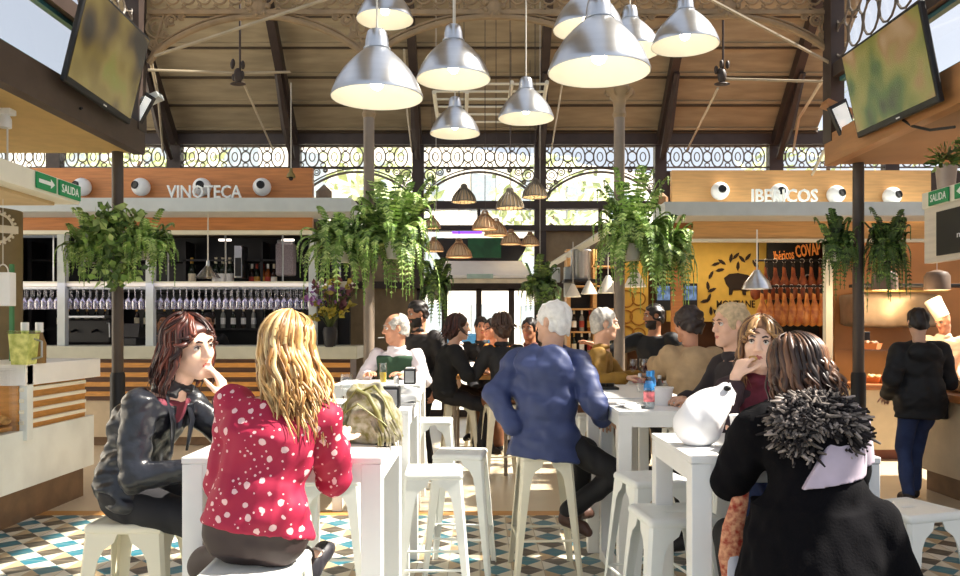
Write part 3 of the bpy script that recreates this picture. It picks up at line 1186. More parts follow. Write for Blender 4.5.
# the return of the canopy down the central passage
b = MB()
q0, q1 = at(628, 219, 9.95), at(546, 268, 13.3)
for a, c in ((q0, q1),):
    d = (c - a).normalized()
    u = V((0, 0, 1))
    b.tube([a, c], [.07, .05], 4)
b.build('side_rail', m_cream, None)
for o in (bpy.data.objects['side_rail'],):
    o.parent = t
    o.location = (-4.3, -10.5, 0)
for px, lab in ((720, 'white eyeball spotlight left of the ham stall lettering'), (779, 'white eyeball spotlight behind the ham stall lettering'),
                (836, 'white eyeball spotlight just left of the dark right column'), (892, 'white eyeball spotlight just right of the dark right column')):
    p = at(px, 191 + (px - 720) * .03, 10.42)
    spotlight(p.x, p.y, p.z, (0 if px < 800 else .35, -1, .1), lab)
struct(MB().bounds((2.4, 13.0, 0), (7.4, 13.1, 3.0)).build('wall_ham_stall', mat('stall_rear_wood', '6b4528', .7, var=.12)))
struct(MB().bounds((7.3, 10.5, 0), (7.4, 13.1, 3.6)).build('wall_ham_stall_side', mat('stall_side_wood', '7a5230', .7, var=.12)))

# painted mural board
t = thing('mural_board', 'ochre mural board with black pig, leaf wreath and dark lettering', 'mural', (3.9, 12.5, 0))
MB().bounds((-.98, 0, 1.65), (.62, .05, 2.9)).build('board', m_mural, t)
m_ink = mat('mural_black_paint', '2a1c12', .8, var=.05)


def mur(px, py):
    q = at(px, py, 12.49)
    return (q.x - 3.9, q.z)


b = MB()
pig = [mur(*q) for q in ((726, 284), (724, 278), (729, 274), (738, 273), (748, 275), (753, 280), (754, 287), (750, 290), (746, 291), (746, 295), (743, 295), (742, 290), (733, 290), (732, 295), (729, 295), (729, 288))]
b.prism(pig, (0, 0, 0), (1, 0, 0), (0, 0, 1), .012)
b.build('pig_figure', m_ink, t, loc=(0, -.004, 0))
for i, (px, py, a) in enumerate(((716, 264, .3), (722, 262, -.6), (731, 258, 1.4), (736, 256, .8), (742, 259, 2.3), (748, 257, .9), (711, 275, 1.1), (708, 286, 1.7), (712, 290, .4), (709, 298, 1.2), (705, 301, .2), (711, 311, 1.6), (716, 313, 2.2), (738, 266, 1.5), (755, 264, 2.1), (720, 270, .2))):
    b = MB()
    x, z = mur(px, py)
    l, w = .075, .026
    poly = [(-l, 0), (-l * .3, w), (l * .5, w * .8), (l, 0), (l * .5, -w * .8), (-l * .3, -w)]
    b.prism([(p0 * math.cos(a) - p1 * math.sin(a), p0 * math.sin(a) + p1 * math.cos(a)) for p0, p1 in poly], (x, -.004, z), (1, 0, 0), (0, 0, 1), .01)
    b.build('painted_leaf', m_ink, t)
x, z = mur(736, 304)
fit_text('lettering', 'MONTANE', .6, .115, m_ink, (x, 0, z), FACE_CAM, t, .008, .012)
# patterned ochre panel by the passage
t = thing('ring_mural', 'ochre panel with brown rings between the passage column and the stall post', 'mural', (2.3, 12.6, 0))
MB().bounds((-.3, 0, 1.2), (.35, .05, 2.6)).build('board', m_mural, t)
for k in range(10):
    b = MB()
    b.torus((-.2 + .2 * (k % 3), -.01, 1.45 + .28 * (k // 3)), .1 + .03 * (k % 2), .012, n=16, m=5)
    b.build('painted_ring', mat('mural_brown', 'a8742a', .8), t)
# two dark picture screens
for px, w, lab in ((663, 15, 'dark blue picture screen beside the bartender in black'), (690, 14, 'tall picture screen left of the mural wreath')):
    p = at(px, 297, 12.4)
    t = thing('picture_screen', lab, 'screen', tuple(p))
    MB().rbox((0, 0, 0), (w / 64, .05, .42), .008).build('casing', m_black, t)
    b = MB()
    b.bounds((-w / 150, -.032, -.05), (w / 150, -.026, .17))
    b.build('screen', mat('blue_screen_picture', '5e7fb4', .4, var=.6, scale=14, emit=.15), t)

# black ham wall with lettering
t = thing('ham_wall_sign', 'black stall wall with slanted orange lettering above the hams', 'sign', (4.75, 12.2, 0))
MB().bounds((-.36, 0, 1.2), (.42, .06, 2.86)).build('board', m_blackboard, t)
m_or = mat('orange_sign_paint', 'e88a3c', .6, var=.05, emit=.25)
R6 = FACE_CAM @ Matrix.Rotation(.13, 3, 'Z')
q = at(784, 255, 12.18)
fit_text('script_lettering', 'Ibéricos', .30, .15, m_or, (q.x - 4.75, -.01, q.z), R6, t, .012, .004)
q = at(808, 250, 12.18)
fit_text('lettering', 'COVAP', .38, .19, m_or, (q.x - 4.75, -.01, q.z), R6, t, .012, .02)
b = MB()
q = at(808, 287, 12.18)
qx, qz = q.x - 4.75, q.z
b.torus((qx, -.01, qz + .02), 1, .012, (.075, 0, 0), (0, 0, .17), 14, 5)
for k in range(3):
    b.bounds((qx - .06, -.02, qz - .1 + k * .05), (qx + .06, -.005, qz - .08 + k * .05))
b.build('emblem', mat('grey_emblem_paint', '8d8a84', .6), t)

# hams
m_ham = mat('cured_ham', 'c0622a', .4, var=.35, scale=9, col2='e29a4a')
m_ham_red = mat('cured_ham_dark', '8a3b22', .45, var=.35, scale=9, col2='b5622e')
m_hoof = mat('ham_hoof', '2a1d17', .6)


def ham_mesh(m):
    t = thing('cured_ham', '', 'ham')
    s = Sdf((-.14, -.1, -.52), (.14, .1, .06), .014)
    s.cone((0, 0, 0), (.01, 0, -.16), .022, .035, .02)
    s.ell((.01, 0, -.3), (.085, .06, .14), k=.05)
    s.ell((-.02, 0, -.38), (.075, .055, .1), k=.04)
    s.build('meat', m, t)
    MB().tube([(0, 0, .06), (0, -.01, .02), (.004, 0, -.02)], [.012, .022, .02], 8).build('hoof', m_hoof, t)
    MB().torus((0, 0, .085), .03, .004, n=12, m=4).build('hanging_cord', m_cord, t)
    return t


ham_a, ham_b = ham_mesh(m_ham), ham_mesh(m_ham_red)
rail = thing('ham_rail', 'dark steel rail carrying the two rows of hanging hams', 'rail', (4.4, 11.5, 0))
MB().cyl((-.45, 0, 2.52), (.75, 0, 2.52), .015, n=8).build('rail_bar', m_black, rail)
MB().cyl((-.45, -.2, 2.14), (.55, -.2, 2.14), .015, n=8).build('front_rail_bar', m_black, rail)
for x in (-.4, .7):
    MB().cyl((x, 0, 2.5), (x, 0, 3.0), .01, n=6).build('drop_rod', m_black, rail)
    MB().tube([(x * .75, -.2, 2.14), (x * .75, 0, 2.52)], .008, 6).build('tie', m_black, rail)
for row, (src, n, zz, yy) in enumerate(((ham_b, 8, 2.43, 11.5), (ham_a, 9, 2.05, 11.3))):
    for i in range(n):
        o = src if i == 0 else dup(src)
        o.location = (3.98 + i * (.13 if row == 0 else .105), yy, zz)
        o.rotation_euler = (0, 0, .5 * math.sin(i * 2.3))
        o['label'] = 'dark cured ham in the upper row under the orange lettering' if row == 0 else 'golden cured ham in the front row left of the black wall'
        o['group'] = 'hams hanging in the upper row' if row == 0 else 'hams hanging in the front row'
# sausage strings beside the white post
m_saus = mat('dark_sausage', '6a3424', .5, var=.25, scale=20)
for k, px in enumerate((832, 841)):
    p = at(px, 270, 11.4)
    t = thing('sausage_string', 'string of dark sausages hanging right of the white stall post, %s' % ('nearer the post' if k == 0 else 'nearer the column'), 'sausages', tuple(p))
    for i in range(9):
        MB().ell((.02 * (-1) ** i, 0, -.1 * i - .05), (.055, .03, .028), 10, Matrix.Rotation(.5 * (-1) ** i, 3, 'Y')).build('sausage', m_saus, t, smooth=True)
    MB().cyl((0, 0, 0), (0, 0, .3), .004, n=5).build('string', m_cord, t)

# ham stall counter
t = thing('ham_counter', 'low dark red wooden counter of the ham stall with beige panels', 'counter', (3.4, 10.7, 0))
MB().rbox((0, .2, 1.05), (2.1, .6, .06), .01).build('worktop', m_wood_dark, t)
MB().bounds((-1.02, 0, .1), (1.02, .45, 1.02)).build('front_panel', mat('red_brown_wood', '8a4a30', .5, var=.12, scale=3, stretch=(1, 5, 10)), t)
MB().bounds((-1.0, .06, 0), (1.0, .45, .1)).build('plinth', m_plinth, t)

# steaming kitchen stall on the far right
t = thing('food_counter', 'pale food counter with orange glass display at the far right stall', 'counter', (5.3, 9.4, 0))
MB().bounds((-.88, 0, .12), (2.2, .6, .82)).build('front_panel', m_beige_panel, t)
MB().bounds((-.86, .06, 0), (2.2, .6, .12)).build('plinth', mat('red_plinth', '7b4430', .6), t)
MB().rbox((.66, .28, .86), (3.1, .7, .06), .01).build('worktop', mat('amber_counter_top', 'b5713f', .4), t)
b = MB()
b.bounds((-.86, 0, 1.28), (2.2, .012, 1.3))
b.bounds((-.86, .04, 1.28), (2.2, .5, 1.295))
b.build('glass_shelf', m_glass, t)
for x in (-.85, .1, 1.1, 2.1):
    MB().cyl((x, .05, .88), (x, .05, 1.28), .012, n=6).build('shelf_post', m_steel, t)
# food trays
m_food = [mat('fried_food', 'd09a4e', .6, var=.4, scale=40, col2='f0cf8a', bump=.5, bscale=80), mat('red_food', 'c05a34', .6, var=.4, scale=40, col2='e0a060'), mat('brown_food', '8a5a2e', .6, var=.4, scale=40)]
m_tray = mat('orange_paper_tray', 'd9813f', .6, var=.06)
for i, (px, py, d) in enumerate(((874, 378, 9.6), (886, 385, 9.55), (872, 360, 9.6))):
    p = at(px, py, d)
    zb = .89 if i < 2 else 1.297
    t = thing('food_tray', ['orange tray heaped with fried food beside the dark right column', 'orange tray of food touching the standing woman\'s sleeve', 'orange box of food on the glass shelf beside the dark right column'][i], 'food tray', (p.x, d, zb))
    MB().lathe([(0, 0), (.1, 0), (.13, .07), (.125, .07), (.096, .006), (0, .006)], 4).build('tray', m_tray, t)
    s = Sdf((-.13, -.13, 0), (.13, .13, .14), .012)
    rr = random.Random(i)
    for k in range(16):
        s.ell((rr.uniform(-.07, .07), rr.uniform(-.07, .07), .06 + rr.random() * .03), (.03, .022, .02), k=.004)
    o = s.build('fried_pieces', m_food[i % 3], t)
    o['kind'] = 'stuff'
for i, px in enumerate((905, 925, 946)):
    p = at(px, 380, 9.6)
    t = thing('food_dish', ['white dish of food left behind the standing woman', 'white dish of food in the middle of the far right counter', 'white dish of red food at the right end of the far right counter'][i], 'dish', (p.x, 9.62, .89))
    MB().lathe([(0, 0), (.08, 0), (.14, .03), (.138, .034), (.078, .006), (0, .006)], 20).build('dish', m_white, t, smooth=True)
    s = Sdf((-.11, -.11, 0), (.11, .11, .1), .012)
    for k in range(12):
        s.ell((random.uniform(-.07, .07), random.uniform(-.07, .07), .035), (.025, .025, .02), k=.004)
    s.build('food', m_food[(i + 1) % 3], t)['kind'] = 'stuff'
# back of the kitchen
m_kit = mat('warm_kitchen_wood', 'b98350', .5, var=.12, scale=2)
struct(MB().bounds((4.97, 11.2, 0), (7.3, 11.3, 3.0)).build('wall_kitchen', m_kit))
t = thing('extractor_hood', 'steel extractor hood with rippled front behind the standing woman', 'hood', (5.55, 10.75, 1.62))
s = Sdf((-.7, -.3, -.1), (.9, .45, .45), .03)
s.boxr((.0, .1, .17), (1.15, .6, .46), .05)
s.wrinkle(.012, 9, 5)
s.build('hood_body', mat('warm_dull_steel', '94826c', .42, metal=.6, var=.15), t)
MB().rbox((.0, -.2, .42), (1.25, .04, .035), .008).build('rim', mat('brass_rim', 'b99a5a', .3, metal=.8, var=.05), t)
tag(MB().rbox((5.85, 10.4, 2.10), (2.0, .25, .04), .006).build('wall_shelf', m_black), 'long black shelf above the steel extractor hood', 'shelf')
for px, lab in ((885, 'dark cylinder lamp hanging over the black shelf beside the right column'), (937, 'dark cylinder lamp hanging below the right exit board')):
    p = at(px, 290, 10.0)
    t = thing('cylinder_pendant_lamp', lab, 'lamp', tuple(p))
    MB().lathe([(.15, 0), (.15, .17), (.12, .22), (.03, .25), (0, .25)], 20, closed=True).build('lamp_shade', mat('brown_grey_shade', '6f5d50', .45), t, smooth=True)
    MB().lathe([(0, .02), (.14, .02), (.14, .012), (0, .012)], 20).build('diffuser', mat('warm_diffuser', 'ffd9a0', .5, var=0, emit=1.6), t)
    MB().cyl((0, 0, .25), (0, 0, .75), .006, n=6).build('cable', m_cord, t)
    L = bpy.data.lights.new('lamp_light', 'POINT')
    L.energy, L.color, L.shadow_soft_size = 22, (1, .72, .42), .1
    lo = bpy.data.objects.new('lamp_light', L)
    COL.objects.link(lo)
    lo.parent = t
    lo.location = (0, 0, -.08)
t = thing('kitchen_scale', 'small dark scale on the glass shelf by the right column', 'scale', (4.68, 9.7, 1.3))
MB().rbox((0, 0, .03), (.16, .14, .05), .01).build('base', m_black, t)
MB().rbox((0, .03, .13), (.12, .03, .15), .008).build('display', m_darkpanel, t)

# cone lamp before the mural, row of white cones before the passage kiosk
m_alu = mat('spun_aluminium', 'c9cdd2', .3, metal=.92, var=.05, scale=3, stretch=(1, 1, 9))
m_inner = mat('white_lamp_inside', 'fbf6e8', .6, var=0)
m_bulb = mat('frosted_bulb', 'fff0d0', .5, var=0, emit=22.0)
p = at(757, 289, 10.1)
t = thing('cone_pendant_lamp', 'small aluminium cone lamp on a white rod in front of the pig mural', 'lamp', tuple(p))
MB().lathe([(.185, 0), (.15, .09), (.06, .2), (.035, .24), (.03, .24), (.055, .19), (.145, .085), (.18, 0)], 24, closed=True).build('lamp_shade', m_alu, t, smooth=True)
MB().cyl((0, 0, .23), (0, 0, .75), .009, n=6).build('rod', m_white, t)
MB().ell((0, 0, .06), .045, 12).build('bulb', m_bulb, t, smooth=True)
m_cone = mat('white_cone_shade', 'ece6d8', .5, var=.03)
for px, py, d, lab in ((573, 297, 11.6, 'small white cone lamp leftmost of four beside the passage column'), (589, 294, 11.4, 'small white cone lamp second from left beside the passage column'),
                       (608, 293, 10.9, 'larger white cone lamp touching the passage column on its left'), (635, 287, 10.6, 'white cone lamp under the right fern, right of the passage column')):
    p = at(px, py, d)
    t = thing('cone_pendant_lamp', lab, 'lamp', tuple(p))
    s = 1.0 if d > 11.2 else 1.25
    MB().lathe([(.12 * s, 0), (.05 * s, .14 * s), (.022 * s, .19 * s), (.018 * s, .19 * s), (.045 * s, .135 * s), (.115 * s, 0)], 20, closed=True).build('lamp_shade', m_cone, t, smooth=True)
    MB().cyl((0, 0, .18 * s), (0, 0, .8), .006, n=5).build('cable', m_cord, t)
    MB().ell((0, 0, .05), .03, 10).build('bulb', m_bulb, t, smooth=True)

# passage kiosk: shelves, duct, menu board
t = thing('kiosk_shelving', 'dark shelving with wooden frame beside the passage, right of the entrance', 'shelving', (1.75, 12.3, 0))
MB().bounds((-.4, .2, .9), (.42, .28, 2.75)).build('back_panel', m_darkpanel, t)
for z in (1.15, 1.5, 1.85, 2.2, 2.5):
    MB().bounds((-.4, -.12, z - .025), (.42, .22, z)).build('shelf_board', m_wood_tan, t)
for x in (-.4, .0, .42):
    MB().bounds((x - .03, -.12, .9), (x + .03, .2, 2.75)).build('upright', m_wood_tan, t)
MB().bounds((-.4, -.1, 0), (.42, .28, .9)).build('cupboard', m_wood_dark, t)
for i in range(10):
    bottle(i % 4, (i * 3) % 4, (1.44 + .12 * (i % 5) + (.08 if i % 5 > 2 else 0), 12.26, 1.15 if i < 5 else 1.5), 'bottle in the kiosk shelving beside the passage', 'bottles in the kiosk shelving')
p = at(581, 262, 11.8)
t = thing('steel_pot', 'round steel drum on the kiosk beside the right fern', 'drum', (p.x, 11.8, 2.26))
MB().lathe([(0, 0), (.15, 0), (.155, .01), (.15, .4), (.16, .42), (.15, .44), (0, .44)], 20).build('drum', m_steel, t, smooth=True)
MB().lathe([(0, .46), (.12, .45), (.12, .44)], 20).build('lid', m_steel, t, smooth=True)
tag(MB().rbox((1.6, 11.8, 2.24), (.75, .4, .04), .006).build('kiosk_ledge', m_darkpanel), 'dark ledge carrying the round steel drum', 'ledge')
for px, py, h in ((556, 275, 15), (568, 282, 30)):
    p = at(px, py, 12.0)
    tag(MB().rbox(p, (.12, .12, h / 67), .01).build('roof_box', m_band), 'pale grey box on the passage roofs, %s' % ('left one' if px < 560 else 'beside the steel drum'), 'box')

# ------------------------------------------------------------------ kiosk over the entrance: dark hood with green panel, white awning
t = thing('entrance_kiosk', 'dark tapered kiosk hood with green panel above the entrance awning', 'kiosk', (0, 13.2, 0))
b = MB()
z = lambda y: EYE - (y - HOR) / FOC * 13.2
x = lambda q: (q - 480) / FOC * 13.2
b.prism([(x(431), z(238)), (x(530), z(238)), (x(524), z(252)), (x(512), z(268)), (x(448), z(268)), (x(436), z(252))], (0, .5, 0), (1, 0, 0), (0, 0, 1), .5)
b.build('hood', m_darkpanel, t)
MB().bounds((x(468), -.03, z(258)), (x(501), -.002, z(238))).build('green_panel', mat('dark_green_panel', '1f5a34', .5, var=.3, scale=5), t)
MB().bounds((x(438), -.06, z(267)), (x(522), -.002, z(261))).build('front_ledge', mat('brown_ledge', '7d6350', .6), t)
MB().bounds((x(452), -.03, z(234)), (x(482), .0, z(231.5))).build('neon_strip', mat('violet_neon', '7a3cff', .5, var=0, emit=2.0), t)
t = thing('awning', 'white sloping awning above the glazed entrance', 'awning', (0, 12.3, 0))
b = MB()
b.add([(-.68, .6, 2.63), (.66, .6, 2.63), (.80, 0, 2.36), (-.78, 0, 2.36), (-.68, .6, 2.58), (.66, .6, 2.58), (.80, 0, 2.31), (-.78, 0, 2.31)],
      [(0, 1, 2, 3), (7, 6, 5, 4), (0, 4, 5, 1), (1, 5, 6, 2), (2, 6, 7, 3), (3, 7, 4, 0)])
b.build('canvas', mat('white_awning_canvas', 'f3f0e8', .7, var=.03), t)
MB().bounds((-.78, 0, 2.24), (.8, .02, 2.32)).build('valance', mat('cream_valance', 'd9cdb4', .7), t)
MB().bounds((-.2, -.02, 2.31), (.2, .0, 2.38)).build('sign', mat('pale_green_sign', 'a9c4bb', .6), t)
for xx in (-.75, .77):
    MB().tube([(xx, .05, 2.3), (xx * .9, 1.69, 2.6)], .015, 6).build('arm', m_brown_metal, t)

# ------------------------------------------------------------------ near left stall: canopy slab with exit signs, pillar with emblem, counter
RL = rot_cols(V((0, 1, 0)), V((0, 0, 1)), V((1, 0, 0)))        # text on a face that looks towards +X, reading away from the camera
RR = rot_cols(V((0, -1, 0)), V((0, 0, 1)), V((-1, 0, 0)))      # text on a face that looks towards -X
t = thing('stall_canopy', 'white canopy slab of the near left stall', 'canopy', (-3.6, 5.6, 2.66))
MB().rbox((-1.4, 0, .085), (2.8, 3.2, .17), .008).build('slab', m_cream, t)
MB().bounds((-2.7, -1.5, -.03), (-.15, 1.45, -.001)).build('soffit_panel', m_tan, t)


def exit_sign(loc, w, h, R, label, body, arrow=0):
    t = thing('exit_sign', label, 'sign', loc)
    b = MB()
    n = R @ V((0, 0, 1))
    ux, uy = R @ V((1, 0, 0)), R @ V((0, 1, 0))
    b.prism([(-w / 2, -h / 2), (w / 2, -h / 2), (w / 2, h / 2), (-w / 2, h / 2)], (0, 0, 0), ux, uy, .012)
    b.build('plate', m_green_sign, t)
    if body:
        fit_text('lettering', body, w * .8, h * .55, m_sign_white, n * .011, R, t, .003, .01)
    if arrow:
        b = MB()
        poly = [(-.4, 0), (-.2, .3), (-.2, .12), (.4, .12), (.4, -.12), (-.2, -.12), (-.2, -.3)]
        b.prism([(arrow * p * w, q * h) for p, q in poly], n * .011, ux, uy, .003)
        b.build('arrow', m_sign_white, t)
    return t


exit_sign((-3.595, 6.62, 2.752), .3, .13, RL, 'green exit arrow sign on the left white canopy', '', -1)
exit_sign((-3.595, 7.0, 2.752), .36, .13, RL, 'green SALIDA sign on the end of the left white canopy', 'SALIDA')
t = thing('stall_pillar', 'round brown pillar with pale ring emblem under the left white canopy', 'pillar', (-4.68, 7.55, 0))
MB().lathe([(0, 0), (.32, 0), (.32, 2.66), (0, 2.66)], 32).build('shaft', mat('khaki_brown_pillar', '7a6a48', .6, var=.1), t, smooth=True)
b = MB()
dirn = V((4.68, -7.55, 0)).normalized()
ux = V((0, 0, 1)).cross(dirn) * 1
ux = V((-dirn.y, dirn.x, 0))
cc = dirn * .325 + V((0, 0, 2.47)) + ux * .1
b.torus(cc, .13, .012, tuple(ux), (0, 0, 1), 28, 5)
for k in range(22):
    a = 2 * PI * k / 22
    b.ell(cc + ux * (.15 * math.cos(a)) + V((0, 0, .15 * math.sin(a))), .013, 6)
b.prism([(-.17, -.04), (.17, -.05), (.17, .02), (-.17, .03)], cc, ux, (0, 0, 1), .012)
b.torus(cc + V((0, 0, -.08)), .06, .01, tuple(ux), (0, 0, 1), 16, 5, a0=PI, a1=2 * PI)
b.ell(cc + V((0, 0, .075)), (.02, .02, .035), 8)
b.build('ring_emblem', mat('pale_emblem', 'ddd3bd', .5, var=.05), t, smooth=True)
tag(MB().bounds((-4.05, 6.88, 1.265), (-4.02, 6.91, 2.1)).build('signpost_edge', mat('green_trim', '3c7d4a', .5)), 'green upright strip beside the hanging white bag', 'strip')

t = thing('paper_bag', 'white paper carrier bag hanging at the left edge under the emblem', 'bag', tuple(at(3, 306, 6.7)))
MB().rbox((0, 0, .14), (.17, .09, .28), .006).build('bag_body', m_white, t)
MB().torus((0, 0, .28), .045, .006, n=14, m=5, a0=0, a1=PI, sy=1.5).build('bag_handle', m_cord, t)
MB().cyl((0, 0, .34), (0, 0, 1.0), .003, n=5).build('hook_string', m_cord, t)

# aisle counter
t = thing('display_counter', 'white-topped aisle counter with amber slats and marble base on the left', 'counter', (-3.63, 5.6, 0))
MB().bounds((-.7, -1.6, .28), (.03, 1.86, .74)).build('marble_base', m_marble, t)
MB().bounds((-.66, -1.6, 0), (-.04, 1.8, .28)).build('plinth', m_plinth, t)
MB().rbox((-.3, 1.3, 1.18), (.72, 1.25, .17), .006).build('worktop', m_white, t)
MB().bounds((-.6, .7, .74), (.0, 1.75, 1.1)).build('core', m_wood_slat, t)
for k in range(4):
    MB().rbox((.012, 1.2, .80 + k * .087), (.05, 1.0, .03), .004).build('slat', m_cream, t)
MB().rbox((-.12, .75, .96), (.36, .09, .6), .006).build('end_post', m_marble, t)
g = MB()
g.bounds((-.66, -1.55, 1.22), (0.0, .68, 1.235))
g.bounds((-.012, -1.55, .75), (0, .68, 1.22))
g.build('display_glass', m_glass, t)
MB().bounds((-.6, -1.5, .75), (-.03, .66, .78)).build('display_tray', m_wood_slat, t)
o0 = None
for i in range(7):
    if o0 is None:
        o0 = thing('bread_loaf', 'crusty brown loaf inside the glass display at the left edge', 'bread', (0, 0, 0), 0, 'loaves in the left glass display')
        s = Sdf((-.12, -.08, 0), (.12, .08, .1), .01)
        s.ell((0, 0, .045), (.11, .065, .045))
        s.boxr((0, 0, .1), (.14, .012, .03), .005, k=.01, mode='s')
        s.wrinkle(.004, 60, 3)
        s.build('crust', mat('bread_crust', 'b5813f', .7, var=.3, scale=25, col2='d9ab66'), o0)
        o = o0
    else:
        o = dup(o0)
    o.location = (-3.63 - .14 - (i % 2) * .22, 5.65 + .08 * (i // 2) + .12 * (i // 2), .782)
    o.rotation_euler = (0, 0, .4 * math.sin(i))

# drinks dispenser, jars and bottles on the aisle counter
m_lime = glass('lime_drink_glass', (.86, .93, .55), .05, .6)
m_limes = mat('lime_drink', 'c3cf5c', .35, var=.3, scale=18, col2='e4e58c')
p = at(17, 357, 6.2)
zt = 1.265
t = thing('drinks_dispenser', 'square jug of pale lime drink on the left aisle counter', 'jug', (-3.58, 6.28, zt))
b = MB()
b.prism([(-.06, 0), (.06, 0), (.085, .24), (-.085, .24)], (0, .07, 0), (1, 0, 0), (0, 0, 1), .14)
b.build('jug', m_limes, t)
MB().rbox((0, 0, .255), (.185, .16, .02), .006).build('rim', m_lime, t)
MB().tube([(.08, 0, .2), (.14, 0, .18), (.14, 0, .06), (.065, 0, .04)], .009, 8).build('jug_handle', m_steel, t)
for i, (px, py, cl, lab) in enumerate(((3, 350, 0, 'jar with white lid and red-spotted label at the left edge'), (12, 345, 1, 'tall pale bottle behind the lime jug'), (25, 345, 2, 'slim bottle with white cap right of the lime jug'))):
    t = thing('condiment_bottle', lab, 'bottle', (-3.69 + .055 * i, 5.98 + .11 * i + (.3 if i else 0), zt if i else 1.236))
    MB().lathe([(0, 0), (.05, 0), (.052, .16), (.03, .22), (.022, .26), (0, .26)], 14).build('body', [mat('spotted_label', 'f0e6de', .6, var=.5, scale=22, col2='d06a5a'), m_limes, mat('brown_sauce', '8a6a3a', .4)][i], t, smooth=True)
    MB().lathe([(0, .25), (.03, .25), (.03, .33), (0, .33)], 14).build('cap', m_white, t, smooth=True)

# ------------------------------------------------------------------ near right stall: exit board with menu, counter
t = thing('exit_board', 'white plank board with green exit band on the right stall corner', 'board', (4.0, 6.2, 0))
MB().bounds((0, -1.0, 2.13), (.08, 1.0, 2.62)).build('planks', mat('white_planks', 'dcd2c0', .6, var=.06, scale=2, stretch=(1, 1, 14)), t)
MB().bounds((-.01, -1.0, 2.62), (.1, 1.02, 2.76)).build('sign_band', m_cream, t)
MB().bounds((-.02, -1.0, 2.18), (-.001, .78, 2.56)).build('menu_screen', m_black, t)
fit_text('menu_lettering', 'C', .08, .07, m_sign_white, (-.022, .38, 2.42), RR, t, .003)
fit_text('menu_text', 'menú', .26, .05, m_sign_white, (-.022, .34, 2.33), RR, t, .003)
exit_sign((3.985, 6.94, 2.69), .3, .12, RR, 'green SALIDA sign on the right exit board', 'SALIDA')
exit_sign((3.985, 6.55, 2.69), .3, .12, RR, 'green exit arrow sign at the right edge of the picture', '', 1)
t = thing('aisle_counter', 'beige aisle counter at the right edge behind the empty stool', 'counter', (4.25, 6.0, 0))
MB().bounds((0, -1.2, .2), (.8, 1.75, .88)).build('front_panel', m_beige_panel, t)
MB().bounds((.05, -1.2, 0), (.8, 1.7, .2)).build('plinth', m_plinth, t)
MB().rbox((.36, .3, .92), (.86, 3.0, .07), .008).build('worktop', mat('amber_counter_top', 'b5713f', .4), t)
MB().rbox((.42, .3, 1.02), (.6, 2.8, .1), .01).build('raised_ledge', m_wood_tan, t)

# ------------------------------------------------------------------ televisions
m_scr_l = None


def tv(name, label, c0, c1, up, m_screen):
    """c0, c1: the lower corners; up: the vector along the upright edge."""
    c0, c1, up = V(c0), V(c1), V(up)
    ux = (c1 - c0)
    w, h = ux.length, up.length
    ux.normalize()
    uy = (up - ux * up.dot(ux)).normalized()
    n = ux.cross(uy)
    ctr = (c0 + c1) / 2 + uy * h / 2
    t = thing(name, label, 'television', tuple(ctr))
    R = rot_cols(ux, uy, n)
    MB().rbox((0, 0, 0), (w, h, .05), .012, R).build('casing', m_black, t)
    MB().box(n * .024 + uy * .015, (w - .05, h - .08, .008), R).build('screen', m_screen, t)
    MB().rbox(n * -.05, (w * .5, h * .5, .06), .01, R).build('rear_housing', m_black, t)
    d = -n * .09 - uy * h * .3
    MB().tube([-n * .05, -n * .22 - V((0, 0, .1)), -n * .24 - V((0, 0, h * .62))], .03, 8).build('bracket', m_black, t)
    b = MB()
    b.box(n * .03 - uy * (h / 2 - .02) + ux * (w * .06), (.06, .012, .004), R)
    b.build('maker_mark', m_sign_white, t)
    return t


def screen_mat(name, cols, seed):
    m = bpy.data.materials.new(name)
    m.use_nodes = True
    nt = m.node_tree
    b = nt.nodes['Principled BSDF']
    tc = nt.nodes.new('ShaderNodeTexCoord')
    mp = nt.nodes.new('ShaderNodeMapping')
    mp.inputs['Location'].default_value = (seed, seed * .7, 0)
    n = nt.nodes.new('ShaderNodeTexNoise')
    n.inputs['Scale'].default_value = 2.1
    n.inputs['Detail'].default_value = 1.5
    r = nt.nodes.new('ShaderNodeValToRGB')
    e = r.color_ramp.elements
    while len(e) < len(cols):
        e.new(.5)
    for i, c in enumerate(cols):
        e[i].position = .3 + .4 * i / (len(cols) - 1)
        e[i].color = lin(c) + (1,)
    nt.links.new(tc.outputs['Object'], mp.inputs[0])
    nt.links.new(mp.outputs[0], n.inputs['Vector'])
    nt.links.new(n.outputs[0], r.inputs[0])
    b.inputs['Base Color'].default_value = (.02, .02, .02, 1)
    b.inputs['Roughness'].default_value = .25
    nt.links.new(r.outputs[0], b.inputs['Emission Color'])
    b.inputs['Emission Strength'].default_value = .6
    return m


# left one leans over the aisle
tv('television', 'flat television leaning over the aisle at the upper left', (-3.46, 6.62, 3.60), (-3.48, 7.9, 3.56), (.19, .0, .86),
   screen_mat('left_broadcast', ['2a2212', '5e4a20', '86702f', '9a8440', '8f8a3a', 'c0a888'], 3.1))
tv('television', 'flat television leaning over the aisle at the upper right', (3.62, 7.62, 3.36), (3.57, 6.18, 3.30), (-.17, .0, .78),
   screen_mat('right_broadcast', ['18240f', '3f5a1e', '7a7a30', '94863f', 'a07a48', 'b8946a'], 7.7))
